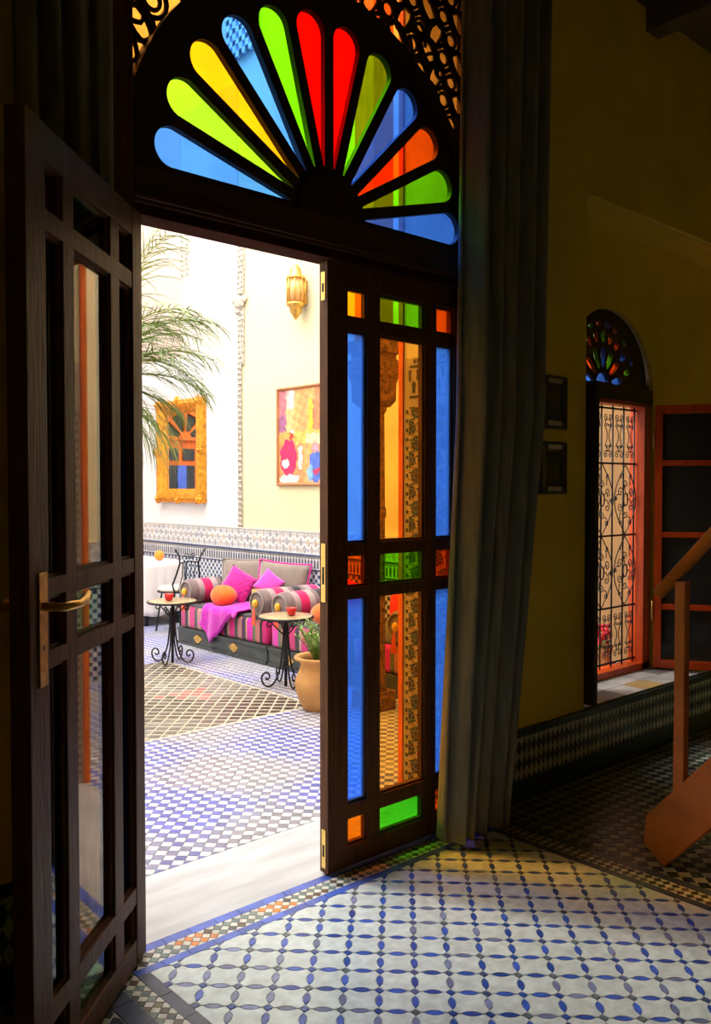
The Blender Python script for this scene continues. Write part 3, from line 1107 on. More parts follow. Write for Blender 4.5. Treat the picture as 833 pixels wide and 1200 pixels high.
def leaf(loc, rz, handed):
    t = empty('door_leaf', loc, rz)
    T = 0.0225
    w_ = M['wood']
    box('stile', LX[0], LX[1], -T, T, LZ[0], LZ[-1], w_, t, bev=.003)
    box('stile', LX[6], LX[7], -T, T, LZ[0], LZ[-1], w_, t, bev=.003)
    for a, b in ((2, 3), (4, 5)):
        box('mullion', LX[a], LX[b], -T + .003, T - .003, LZ[1], LZ[-2], w_, t, bev=.004)
    for k in range(0, 12, 2):
        box('rail', LX[1], LX[6], -T + .002, T - .002, LZ[k], LZ[k + 1], w_, t, bev=.003)
    for r_ in range(5):
        for c_ in range(3):
            x0, x1 = LX[1 + 2 * c_], LX[2 + 2 * c_]
            z0, z1 = LZ[1 + 2 * r_], LZ[2 + 2 * r_]
            bm = bmesh.new()
            for (xa, xb, za, zb) in ((x0, x1, z0, z0 + .008), (x0, x1, z1 - .008, z1), (x0, x0 + .008, z0, z1), (x1 - .008, x1, z0, z1)):
                abox(bm, xa, xb, -.010, .010, za, zb)
            link('glazing_bead', to_mesh(bm, 'bead'), w_, t)
            cn = PANE[r_][c_]
            if r_ == 4 and c_ == 2:
                cn = 'yellow'
            box('pane', x0 + .004, x1 - .004, -.002, .002, z0 + .004, z1 - .004, G[cn], t)
    return t


LH = (1.250, 2.352, 0)
rl = leaf((2.748, 2.3825, 0), PI, True)
tag(rl, 'closed right-hand glazed door leaf of blue, amber, green and orange panes', 'door')
ll = leaf(LH, R(223.3), False)
tag(ll, 'open left-hand glazed door leaf of dark wood with a brass lever handle', 'door')
# edge hardware of the closed leaf (its free edge faces the opening at local x 0.748)
for z0, z1, w0 in ((2.06, 2.16, .011), (0.03, 0.17, .011), (0.99, 1.20, .012)):
    pl = box('edge_plate', 0.748, 0.7505, -w0, w0, z0, z1, M['brass'], rl, bev=.0008)
    box('slot', 0.7505, 0.7512, -w0 * .45, w0 * .45, z0 + (z1 - z0) * .3, z0 + (z1 - z0) * .6, M['iron'], pl)
# lever handles of the open leaf, both faces
for sy in (1, -1):
    hx = 0.688
    hp = box('handle_plate', hx - .020, hx + .020, sy * .0225 if sy > 0 else -.0265, .0265 if sy > 0 else -.0225, 0.965, 1.215, M['old_brass'], ll, bev=.0018)
    y0 = sy * .0265
    tube('lever', [(hx, y0, 1.14), (hx, y0 + sy * .030, 1.14), (hx, y0 + sy * .048, 1.14), (hx - .02, y0 + sy * .055, 1.142), (hx - .06, y0 + sy * .055, 1.139), (hx - .10, y0 + sy * .053, 1.144), (hx - .125, y0 + sy * .050, 1.157)], [.010, .010, .010, .010, .0095, .011, .007], M['old_brass'], hp, 10)
    lathe('keyhole', [(0.006, 0), (0.006, 0.002)], M['iron'], hp, 12, rot=(PI / 2, 0, 0), loc=(hx, y0, 1.05))
for t in (rl, ll):
    for z in (0.25, 1.1, 1.95):
        lathe('hinge', [(.009, 0), (.009, .10)], M['old_brass'], t, 12, c=(-.006, -.026, z))


# ================================================================== NICHE WINDOW
wn = struct(empty('window_1', (WCX, 2.68, 0)))


def wl(o):
    o.matrix_parent_inverse = Matrix.Translation((-WCX, -2.68, 0))
    return o


JX = WR - 0.085
wl(boxes('frame', [(WCX - WR, WCX - JX, 2.645, 2.74, 0.337, WSP), (WCX + JX, WCX + WR - .013, 2.645, 2.74, 0.337, WSP), (WCX - WR, WCX + WR - .013, 2.645, 2.74, 1.865, 1.945), (WCX - WR, WCX + WR - .013, 2.645, 2.74, 0.337, 0.375)], M['red_wood'], wn))
wl(box('dark_transom', WCX - WR, WCX + WR - .013, 2.635, 2.645, 1.885, 1.965, M['fan_wood'], wn))
# fretted fan with coloured glass
FC = (WCX - 0.03, 1.975)
FR = 0.36


def tear(r0, r1, hw, a, tipped=False):
    a = R(a)
    pts = []
    n = 12
    for i in range(n):
        q = 2 * PI * i / n
        x = (r0 + r1) / 2 + (r1 - r0) / 2 * math.cos(q)
        y = hw * math.sin(q) * (1 + .35 * math.cos(q))
        pts.append((FC[0] + x * math.cos(a) - y * math.sin(a), FC[1] + x * math.sin(a) + y * math.cos(a)))
    return pts


spec = [(0.0, 0.0)]
pieces = []
for a, c in ((8, 'blue'), (38, 'orange'), (64, 'green'), (90, 'blue'), (116, 'green'), (142, 'orange'), (172, 'blue')):
    pieces.append((tear(.085, .20, .020, a), c))
for a, c in ((18, 'green'), (38, 'blue'), (58, 'orange'), (74, 'orange'), (90, 'green'), (106, 'orange'), (122, 'orange'), (142, 'blue'), (162, 'green')):
    pieces.append((tear(.225, .285, .020, a), c))
for a, c in ((26, 'blue'), (48, 'green'), (68, 'orange'), (82, 'blue'), (98, 'orange'), (112, 'green'), (132, 'orange'), (154, 'blue')):
    pieces.append((tear(.305, .338, .022, a), c))
pieces.append(([(FC[0] + .062 * math.cos(PI * i / 10), FC[1] + .008 + .05 * math.sin(PI * i / 10)) for i in range(11)], 'blue'))
wl(plate('fretted_fan', arch(WCX, FR + .075, 1.94, 1.95), [p for p, c in pieces], 2.675, 2.700, M['fan_wood'], wn))
wl(boxes('arch_filler', [(WCX - WR, WCX - WR + .02, 2.67, 2.70, 1.93, 2.0), (WCX + WR - .03, WCX + WR - .013, 2.67, 2.70, 1.93, 2.0)], M['fan_wood'], wn))
for p, c in pieces:
    cxp = sum(q[0] for q in p) / len(p)
    czp = sum(q[1] for q in p) / len(p)
    wl(plate('fan_pane', [(cxp + (x - cxp) * 1.12, czp + (z - czp) * 1.12) for x, z in p], [], 2.702, 2.705, G[c], wn))

# grille of wrought iron: a thing of its own
GY = 2.70
gr = empty('window_grille', (WCX, GY, 0.375), 0, 'black wrought-iron scroll grille filling the small arched window', 'grille')


def gl(o):
    o.matrix_parent_inverse = Matrix.Translation((-WCX, -GY, -0.375))
    return o


X0, X1 = WCX - JX, WCX + JX
bars = [X0 + .02 + i * (X1 - X0 - .04) / 6 for i in range(7)]
for x in bars:
    gl(tube('bar', [(x, GY, 0.377), (x, GY, 1.863)], .0055, M['iron'], gr, 6))
for z in (0.40, 0.715, 1.125, 1.535, 1.845):
    gl(tube('cross_bar', [(X0, GY, z), (X1, GY, z)], .006, M['iron'], gr, 6))


def spiral(cx, cz, r, turns, a0, sgn, tail=None, n=26):
    pts = []
    for i in range(n + 1):
        t = i / n
        rr = r * (0.12 + 0.88 * t)
        a = a0 + sgn * turns * 2 * PI * t
        pts.append((cx + rr * math.cos(a), GY - .006, cz + rr * math.sin(a)))
    if tail:
        p = pts[-1]
        for t in (.25, .5, .75, 1):
            pts.append((p[0] + (tail[0] - p[0]) * t, GY - .006, p[2] + (tail[1] - p[2]) * t + .02 * math.sin(t * PI)))
    return pts


for i in range(6):
    xa, xb = bars[i], bars[i + 1]
    xc = (xa + xb) / 2
    for (zb_, zt) in ((1.54, 1.84), (0.405, 0.71)):
        h_ = zt - zb_
        for sgn in (-1, 1):
            gl(tube('scroll', spiral(xc + sgn * .022, zt - .045, .022, 1.4, 0 if sgn > 0 else PI, -sgn, (xc + sgn * .036, zt - .10)), .0028, M['iron'], gr, 4))
            gl(tube('scroll', spiral(xc + sgn * .022, zb_ + .045, .022, 1.4, 0 if sgn > 0 else PI, sgn, (xc + sgn * .036, zb_ + .09)), .0028, M['iron'], gr, 4))
            gl(tube('scroll', [(xc + sgn * (.030 - .022 * math.sin(PI * t)), GY - .006, zb_ + h_ * (.32 + .36 * t)) for t in [q / 8 for q in range(9)]], .003, M['iron'], gr, 4))
            gl(tube('scroll', spiral(xc + sgn * .014, zb_ + h_ * .70, .012, 1.1, 0, sgn), .0026, M['iron'], gr, 4))
            gl(tube('scroll', spiral(xc + sgn * .014, zb_ + h_ * .30, .012, 1.1, 0, -sgn), .0026, M['iron'], gr, 4))
for k in range(3):                     # three big rosettes in the two middle rows
    xc = X0 + (k + .5) * (X1 - X0) / 3
    for zc in (1.33, 0.92):
        gl(tube('rosette_ring', [(xc + .022 * math.cos(2 * PI * q / 12), GY - .008, zc + .036 * math.sin(2 * PI * q / 12)) for q in range(12)], .004, M['iron'], gr, 5, True))
        for q in range(6):
            a = q * PI / 3 + PI / 6
            bx, bz = xc + .062 * math.cos(a), zc + .085 * math.sin(a)
            gl(tube('scroll', spiral(bx, bz, .026, 1.3, a, 1 if q % 2 else -1, (xc + .024 * math.cos(a), zc + .038 * math.sin(a))), .003, M['iron'], gr, 4))
            gl(tube('scroll', spiral(xc + .098 * math.cos(a + .5), zc + .150 * math.sin(a + .5), .017, 1.2, a, -1 if q % 2 else 1, (xc + .07 * math.cos(a + .3), zc + .11 * math.sin(a + .3))), .0028, M['iron'], gr, 4))
        for sgn in (-1, 1):
            gl(tube('scroll', [(xc + sgn * .115 * math.sin(PI * t), GY - .006, zc - .20 + .40 * t) for t in [q / 12 for q in range(13)]], .0035, M['iron'], gr, 4))

# red geraniums on the outer sill
fb = empty('flower_pot', (4.50, 2.83, 0.338), 0, 'potted red flowers on the outer sill behind the window grille', 'plant')
lathe('pot', [(.05, 0), (.07, .12), (.075, .13), (.065, .13)], M['terracotta'], fb, 16)
bm = bmesh.new()
for i in range(60):
    a, e = random.uniform(0, 2 * PI), random.uniform(0, 1)
    bmesh.ops.create_icosphere(bm, subdivisions=1, radius=.014, matrix=Matrix.Translation((.075 * math.cos(a) * math.sqrt(e), .06 * math.sin(a) * math.sqrt(e), .19 + random.uniform(-.04, .06))))
link('blossom_cluster', to_mesh(bm, 'blossoms'), M['red_cloth'], fb, kind='stuff')
bm = bmesh.new()
for i in range(70):
    a = random.uniform(0, 2 * PI)
    c = Vector((.07 * math.cos(a), .055 * math.sin(a), random.uniform(.12, .20)))
    q = Matrix.Translation(c) @ Matrix.Rotation(random.uniform(0, 6), 4, 'Z') @ Matrix.Rotation(random.uniform(-1, 1), 4, 'X')
    vs_ = [bm.verts.new(q @ Vector(p)) for p in ((0, 0, 0), (.012, .01, .003), (0, .028, 0), (-.012, .01, .003))]
    bm.faces.new(vs_)
link('leaf_cluster', to_mesh(bm, 'leaves'), M['leaf'], fb, kind='stuff')


# shutters
def shutter(name, loc, rz, wdt, z0, z1, m, label, mid=(0.705, 1.125, 1.54)):
    t = empty(name, loc, rz, label, 'shutter')
    st = 0.042
    box('stile', 0, st, -.017, .017, z0, z1, m, t, bev=.003)
    box('stile', wdt - st, wdt, -.017, .017, z0, z1, m, t, bev=.003)
    zs = [z0] + list(mid) + [z1]
    box('rail', st, wdt - st, -.015, .015, z0, z0 + .05, m, t, bev=.002)
    box('rail', st, wdt - st, -.015, .015, z1 - .05, z1, m, t, bev=.002)
    for z in mid:
        box('rail', st, wdt - st, -.015, .015, z - .016, z + .016, m, t, bev=.002)
    edges = [z0 + .05] + [e for z in mid for e in (z - .016, z + .016)] + [z1 - .05]
    for a, b in zip(edges[::2], edges[1::2]):
        box('pane', st, wdt - st, -.002, .002, a, b, M['smoked'], t)
    return t


sh = shutter('shutter', (WCX + WR - 0.02, 2.615, 0.0), math.atan2(-.27, .16), 0.38, 0.345, 1.875, M['red_wood'], 'open orange-red glazed shutter right of the grille window behind the stair')
for z in (0.62, 1.62):
    lathe('hinge', [(.008, 0), (.008, .12)], M['old_brass'], sh, 10, c=(-.008, -.016, z))
sh2 = shutter('shutter', (3.672, 2.335, 0.0), PI / 2, 0.285, 0.345, 1.90, M['fan_wood'], 'dark narrow shutter folded against the left side of the window niche')

# two small dark mirrors on the pier
for (z0, z1, lb) in ((1.668, 1.910, 'small black bone-inlaid mirror on the pier, upper of the two'), (1.368, 1.608, 'small black bone-inlaid mirror on the pier, lower of the two')):
    t = empty('wall_mirror', (3.362, YI, (z0 + z1) / 2), 0, lb, 'mirror', 'small dark mirrors on the pier')
    hw, hh = 0.104, (z1 - z0) / 2
    bm = bmesh.new()
    rings = []
    for (ax, az, dy) in ((hw, hh, 0), (hw, hh, -.012), (hw - .01, hh - .01, -.022), (hw - .050, hh - .042, -.010), (hw - .052, hh - .044, -.004)):
        rings.append([bm.verts.new((sx_ * ax, dy, sz_ * az)) for sx_, sz_ in ((-1, -1), (1, -1), (1, 1), (-1, 1))])
    for a, b in zip(rings, rings[1:]):
        for q in range(4):
            bm.faces.new((a[q], a[(q + 1) % 4], b[(q + 1) % 4], b[q]))
    link('frame', to_mesh(bm, 'frame'), M['black_frame'], t)
    box('mirror_glass', -hw + .05, hw - .05, -.008, -.002, -hh + .042, hh - .042, M['smoked'], t)
    for sz_ in (-1, 1):
        zc = sz_ * (hh - .024)
        bm = bmesh.new()
        for i in range(9):
            x = -.048 + i * .012
            vs_ = [bm.verts.new((x + dx, -.0225 + .006 * (abs(dz) > 0) * 0, zc + dz)) for dx, dz in ((-.005, 0), (0, -.008), (.005, 0), (0, .008))]
            bm.faces.new(vs_)
        abox(bm, -.052, .052, -.0222, -.019, zc - .010, zc + .010)
        link('bone_inlay', to_mesh(bm, 'inlay'), M['bone'], t)


# ================================================================== CURTAINS
def curtain(label, x_top, x_mid, x_bot, yc, nf, zt, zb_, amp, ph=0.0):
    t = empty('curtain', ((x_top[0] + x_top[1]) / 2, yc, 0), 0, label, 'curtain')

    def fn(u, v):
        z = zb_ + (zt - zb_) * v
        s = v
        if s < .45:
            k = s / .45
            a = x_bot[0] + (x_mid[0] - x_bot[0]) * k
            b = x_bot[1] + (x_mid[1] - x_bot[1]) * k
        else:
            k = (s - .45) / .55
            a = x_mid[0] + (x_top[0] - x_mid[0]) * k
            b = x_mid[1] + (x_top[1] - x_mid[1]) * k
        uu = u + .018 * math.sin(u * 19 + v * 2.0)
        x = a + (b - a) * uu + .012 * math.sin(2 * PI * nf * u + 1.6 + v * .8)
        y = amp * math.sin(2 * PI * nf * u + ph + .5 * math.sin(v * 2.3)) + .25 * amp * math.sin(2 * PI * nf * 2.3 * u + v * 1.5)
        return (x - (x_top[0] + x_top[1]) / 2, y, z + .006 * math.sin(u * 30))
    bm = grid_bm(fn, nf * 22, 40)
    o = link('drape', to_mesh(bm, 'drape'), M['curtain'], t, smooth=True)
    md = o.modifiers.new('thick', 'SOLIDIFY')
    md.thickness = .006
    return t


cr_ = curtain('heavy grey-green velvet curtain hanging right of the closed door leaf', (2.615, 3.10), (2.585, 3.06), (2.475, 2.83), 2.235, 5, 3.70, 0.035, .050)
cl_ = curtain('dark grey-green velvet curtain hanging behind the open left door leaf', (0.86, 1.16), (0.90, 1.16), (0.93, 1.14), 2.29, 4, 3.70, 0.035, .032, 1.0)
rod = tube('curtain_rod', [(0.6, 2.25, 3.715), (3.4, 2.25, 3.715)], .014, M['old_brass'], None, 10)
tag(rod, 'brass curtain rod above the fanlight door', 'rod')
for x in (0.65, 2.0, 3.35):
    tube('bracket', [(x, 2.25, 3.715), (x, YI, 3.715)], .008, M['old_brass'], rod, 8)

# ================================================================== STAIR (right foreground)
st = empty('staircase', (2.972, 1.597, 0), 0, 'orange-brown wooden stair with handrail and open treads, right foreground', 'staircase')
SA = math.tan(R(48))
# local: +X right, stair climbs toward -Y. string (side board)


def string_bm(x0, x1):
    # board seen from the side: bottom end clipped square to the floor
    bm = bmesh.new()
    w_v = 0.255                          # vertical height of the board
    L = 3.0
    prof = [(0.0, 0.0), (0.085, 0.065), (0.075, 0.175), (-0.0, 0.175 + 0.075 * SA), (-L, 0.175 + (L + .075) * SA), (-L, (L) * SA)]
    lo = [bm.verts.new((x0, y, z)) for y, z in prof]
    hi = [bm.verts.new((x1, y, z)) for y, z in prof]
    bm.faces.new(lo)
    bm.faces.new(hi[::-1])
    n = len(prof)
    for i in range(n):
        bm.faces.new((lo[i], hi[i], hi[(i + 1) % n], lo[(i + 1) % n]))
    bmesh.ops.recalc_face_normals(bm, faces=bm.faces[:])
    bmesh.ops.bevel(bm, geom=bm.edges[:], offset=.004, segments=1, affect='EDGES')
    return bm


link('string_board', to_mesh(string_bm(0, .042), 'string'), M['stair_wood'], st)
link('string_board', to_mesh(string_bm(.76, .802), 'string'), M['stair_wood'], st)
for k in range(8):
    z = 0.22 + k * 0.235
    y = -(z - 0.06) / SA
    box('tread', .042, .76, y - .02, y + .17, z - .035, z, M['stair_wood'], st, bev=.004)
np_ = box('newel_post', .002, .040, -.070, -.030, 0.22, 1.06, M['stair_wood'], st, bev=.006)
tube('handrail', [(.022, .045, 1.06 - .095 * SA * 1.0 + .05), (.022, -.9, 1.06 + .9 * SA * 1.0)], .024, M['stair_wood'], st, 8)
tube('handrail', [(.79, .055, 1.06 - .055 * SA), (.79, -.9, 1.06 + .9 * SA)], .024, M['stair_wood'], st, 8)
box('newel_post', .762, .800, -.070, -.030, 0.22, 1.06, M['stair_wood'], st, bev=.006)

# ================================================================== COURTYARD THINGS
# column with carved capital
col = empty('column', (3.77, 4.0, 0), 0, 'slim courtyard column with carved capital and orange post above', 'column')
box('base', -.10, .10, -.10, .10, 0, .12, M['carved_wood'], col, bev=.01)
lathe('shaft', [(.085, .12), (.072, .16), (.070, 1.2), (.078, 1.22), (.078, 1.26), (.070, 1.28), (.066, 1.86), (.08, 1.88), (.08, 1.9)], M['carved_wood'], col, 24)
bm = bmesh.new()
rings = []
for (h, z) in ((.07, 1.90), (.098, 1.94), (.100, 2.05), (.115, 2.10), (.115, 2.19), (.100, 2.20), (.100, 2.225), (.118, 2.235), (.118, 2.31)):
    rings.append([bm.verts.new((sx_ * h, sy_ * h, z)) for sx_, sy_ in ((-1, -1), (1, -1), (1, 1), (-1, 1))])
for a, b in zip(rings, rings[1:]):
    for q in range(4):
        bm.faces.new((a[q], a[(q + 1) % 4], b[(q + 1) % 4], b[q]))
bm.faces.new(rings[-1])
link('capital', to_mesh(bm, 'capital'), M['carved_wood'], col)
box('upper_post', -.085, .085, -.085, .085, 2.31, 7.0, M['orange_wood'], col)

# ---- sofas
ST = [(3, (0.50, 0.008, 0.12)), (1.2, (0.02, 0.01, 0.02)), (2.4, (0.50, 0.17, 0.14)), (1.4, (0.12, 0.15, 0.06)), (3, (0.62, 0.01, 0.33)), (.8, (0.45, 0.28, 0.14)), (2, (0.05, 0.01, 0.045)), (2.2, (0.46, 0.19, 0.16)), (1.8, (0.05, 0.05, 0.04)), (3, (0.60, 0.008, 0.16)), (1, (0.45, 0.28, 0.2)), (2, (0.03, 0.01, 0.02))]
M['stripe'] = stripes('striped_mattress_cloth', 1, ST, 1 / 0.62)
M['bolster'] = stripes('bolster_cloth', 0, [(1.2, (0.20, 0.14, 0.13)), (1.0, (0.36, 0.26, 0.25)), (1.5, (0.62, 0.005, 0.10)), (1.0, (0.38, 0.30, 0.28)), (.8, (0.20, 0.14, 0.13)), (1.3, (0.015, 0.014, 0.014)), (.8, (0.20, 0.14, 0.13)), (1.0, (0.38, 0.30, 0.28)), (1.5, (0.62, 0.005, 0.15)), (1.0, (0.5, 0.42, 0.42))], 1 / 0.64, offset=0.0)


def rbox(name, x0, x1, y0, y1, z0, z1, m, parent, b=0.03, seg=3, **k):
    bm = bmesh.new()
    abox(bm, x0, x1, y0, y1, z0, z1)
    bmesh.ops.bevel(bm, geom=bm.edges[:], offset=b, segments=seg, affect='EDGES', profile=.5)
    return link(name, to_mesh(bm, name), m, parent, smooth=True, **k)


def sofa(y0, y1, label):
    t = empty('sofa', (4.06, y0, 0), 0, label, 'sofa', 'low striped sofas along the side wall')
    L = y1 - y0
    box('base', 0.0, 0.66, 0, L, 0.0, 0.150, M['plinth'], t, bev=.006)
    box('base_moulding', -.012, 0.0, 0, L, 0.0, 0.030, M['plinth'], t)
    box('base_moulding', -.010, 0.0, 0, L, 0.128, 0.150, M['plinth'], t)
    rbox('mattress', 0.012, 0.66, .015, L - .015, 0.150, 0.345, M['stripe'], t, .03)
    rbox('seat_cover', 0.03, 0.655, .03, L - .03, 0.335, 0.366, M['seat_black'], t, .012, 2)
    n = max(1, round(L / .62))
    for i in range(n):
        yc = L * (i + .5) / n + (.12 if i == 0 else 0)
        pts = [(yc + .065 * math.cos(2 * PI * q / 12) * (1 if q % 3 == 0 else .80), .080 + .040 * math.sin(2 * PI * q / 12) * (1 if q % 3 == 0 else .85)) for q in range(12)]
        me = poly_mesh('plaque', [pts[::-1]], [(0.7, 0.45, 0.12)], 0.0, 0.008, lambda a, b, d: (-d - .0005, a, b))
        link('brass_plaque', me, M['old_brass'], t)
    return t


sofa(5.53, 6.87, 'low sofa with striped mattress under the magenta throw, nearer the chair')
sofa(3.95, 5.51, 'low sofa with striped mattress behind the terracotta pot and second iron table')


def bolster(x0, y, z, L, r, label, grp='striped bolsters on the sofas'):
    t = empty('bolster', (x0, y, z), 0, label, 'bolster', grp)
    bm = bmesh.new()
    prof = [(.25 * r, 0), (.8 * r, .004), (.97 * r, .02), (r, .05), (r * 1.01, L / 2), (r, L - .05), (.9 * r, L - .01), (.3 * r, L)]
    lathe_bm(bm, prof, 28)
    bmesh.ops.rotate(bm, verts=bm.verts[:], cent=(0, 0, 0), matrix=Matrix.Rotation(PI / 2, 3, 'Y'))
    link('roll', to_mesh(bm, 'roll'), M['bolster'], t, smooth=True)
    bm = bmesh.new()
    tube_bm(bm, [(-.003, r * .80 * math.cos(2 * PI * i / 20), r * .80 * math.sin(2 * PI * i / 20)) for i in range(20)], .008, 6, True)
    link('piping', to_mesh(bm, 'piping'), M['taupe'], t, smooth=True)
    kb = bpy.data.meshes.new('knob')
    bm = bmesh.new()
    bmesh.ops.create_uvsphere(bm, u_segments=12, v_segments=8, radius=.026, matrix=Matrix.Translation((-.02, 0, 0)) @ Matrix.Diagonal((1, .8, 1.25, 1)))
    bm.to_mesh(kb)
    bm.free()
    link('knob', kb, M['yellow_knob'], t, smooth=True)
    bm = bmesh.new()
    for i in range(14):
        a = 2 * PI * i / 14
        tube_bm(bm, [(-.03, .002 * math.cos(a), -.02), (-.034 + .008 * math.cos(a), .010 * math.sin(a), -.07), (-.034 + .014 * math.cos(a), .020 * math.sin(a), -.17)], .004, 4)
    link('tassel', to_mesh(bm, 'tassel'), M['coral'], t)
    return t


bolster(4.07, 6.745, .475, .60, .110, 'striped bolster at the far end of the sofa beside the iron chair')
bolster(4.06, 5.660, .478, .62, .110, 'striped bolster in the middle, farther of the touching pair')
bolster(4.055, 5.355, .480, .62, .112, 'striped bolster in the middle, nearer of the touching pair')


def pillow(name, w, h, t_, m, loc, rot, label, group=None, n=15, puff=1.0, trim=None, cat='cushion'):
    e = empty(name, loc, 0, label, cat, group)
    e.rotation_euler = rot

    def side(sg):
        def fn(u, v):
            a, b = 2 * u - 1, 2 * v - 1
            k = max(0.0, (1 - a * a) * (1 - b * b)) ** .42
            pin = 1 - .07 * (1 - abs(a) ** 2) * (abs(b) ** 3) - 0
            pin2 = 1 - .07 * (1 - abs(b) ** 2) * (abs(a) ** 3)
            return (a * w / 2 * pin2, sg * t_ / 2 * k, b * h / 2 * pin)
        return fn
    bm = grid_bm(side(1), n, n)
    b2 = grid_bm(side(-1), n, n)
    me2 = to_mesh(b2, 'x')
    bm.from_mesh(me2)
    bpy.data.meshes.remove(me2)
    bmesh.ops.remove_doubles(bm, verts=bm.verts[:], dist=.0004)
    bmesh.ops.recalc_face_normals(bm, faces=bm.faces[:])
    link('cushion_cover', to_mesh(bm, 'cover'), m, e, smooth=True)
    if trim:
        pts = []
        for q in range(40):
            s_ = q / 40 * 4
            k, f = int(s_), s_ - int(s_)
            a, b = [(-1 + 2 * f, -1), (1, -1 + 2 * f), (1 - 2 * f, 1), (-1, 1 - 2 * f)][k]
            pts.append((a * w / 2 * (1 - .07 * (1 - b * b) * abs(a) ** 3), 0, b * h / 2 * (1 - .07 * (1 - a * a) * abs(b) ** 3)))
        tube('trim', pts, .010, trim, e, 5, True)
    return e


# orientation: pillow lies in XZ; turn so it leans on the wall X = 4.75 (normal along -X)
pillow('cushion', .46, .40, .15, M['taupe'], (4.52, 6.47, .560), (R(-14), 0, R(-52)), 'large taupe square cushion against the wall, behind the magenta shaggy one', 'large taupe cushions', trim=M['taupe'])
pillow('cushion', .46, .40, .15, M['taupe'], (4.52, 5.93, .565), (R(-14), R(5), R(-52)), 'large taupe square cushion with pink edging, behind the orchid one', 'large taupe cushions', trim=M['magenta_shag'])
pillow('cushion', .27, .26, .11, M['magenta_shag'], (4.37, 6.37, .545), (R(-16), R(30), R(-50)), 'shaggy magenta square cushion on the far sofa')
pillow('cushion', .20, .20, .08, M['orchid'], (4.38, 5.93, .585), (R(-14), R(38), R(-52)), 'small orchid pink cushion tilted between the bolsters')
pillow('cushion', .28, .18, .10, M['orange2'], (4.33, 5.90, .475), (R(-30), R(-4), R(-52)), 'flat orange cushion behind the middle bolster')


def ball(name, loc, sc, m, label, group=None, cat='cushion'):
    bm = bmesh.new()
    bmesh.ops.create_uvsphere(bm, u_segments=28, v_segments=18, radius=1)
    for v in bm.verts:
        p = v.co.copy()
        k = 1 + .03 * math.sin(7 * math.atan2(p.y, p.x)) * (1 - abs(p.z))
        v.co = Vector((p.x * sc[0] * k, p.y * sc[1] * k, p.z * sc[2]))
    o = link(name, to_mesh(bm, name), m, None, loc=loc, smooth=True)
    return tag(o, label, cat, group)


o = ball('round_cushion', (4.18, 6.32, .470), (.105, .13, .090), M['orange'], 'plump round orange plush cushion on the far sofa')
c_ = bpy.data.meshes.new('button')
lathe('button', [(.012, 0), (.010, .006), (.003, .008)], M['coral'], o, 10, c=(0, 0, .086))
o = ball('round_cushion', (4.20, 4.96, .455), (.12, .14, .088), M['orange'], 'plump round orange plush cushion on the near sofa beside the door edge')
lathe('button', [(.012, 0), (.010, .006), (.003, .008)], M['coral'], o, 10, c=(0, 0, .084))
rbx = pillow('cushion', .30, .30, .12, M['red_cloth'], (4.30, 4.30, .53), (0, R(8), R(60)), 'red square cushion on the near sofa, seen through the amber pane')
bolster(4.06, 4.08, .478, .60, .110, 'striped bolster at the near end of the near sofa, seen through amber glass')
pillow('cushion', .34, .30, .12, M['magenta_shag'], (4.55, 5.05, .52), (0, R(-10), R(85)), 'flowered magenta cushion on the near sofa behind the shrub')


# magenta throw draped over the seat front
def throw_fn(u, v):
    # u along sofa, v from the back over the seat and down the front
    y = 5.92 + .50 * u
    path = v * .85
    if path < .42:
        x, z = 4.48 - path, .378
    elif path < .46:
        k = (path - .42) / .04
        x, z = 4.06 - .018 * math.sin(k * PI / 2), .378 - .02 * (1 - math.cos(k * PI / 2))
    else:
        drop = path - .46
        lim = .26 * max(0.0, 1 - abs(u - .68) * 1.9) + .02
        x, z = 4.035 - .006 * math.sin(u * 14), .358 - min(drop, lim)
    x -= .006 * math.sin(u * 18 + v * 3)
    z += .008 * math.sin(u * 11 + v * 7) * (v < .5)
    y += .10 * (v - .5) * .6 + .015 * math.sin(v * 9)
    return (x, y, z + .006)


th = link('throw', to_mesh(grid_bm(throw_fn, 30, 40), 'throw'), M['magenta'], None, smooth=True)
sm = th.modifiers.new('thick', 'SOLIDIFY')
sm.thickness = .012
sm.offset = 1
tag(th, 'magenta wool throw draped over the front of the far sofa', 'throw')


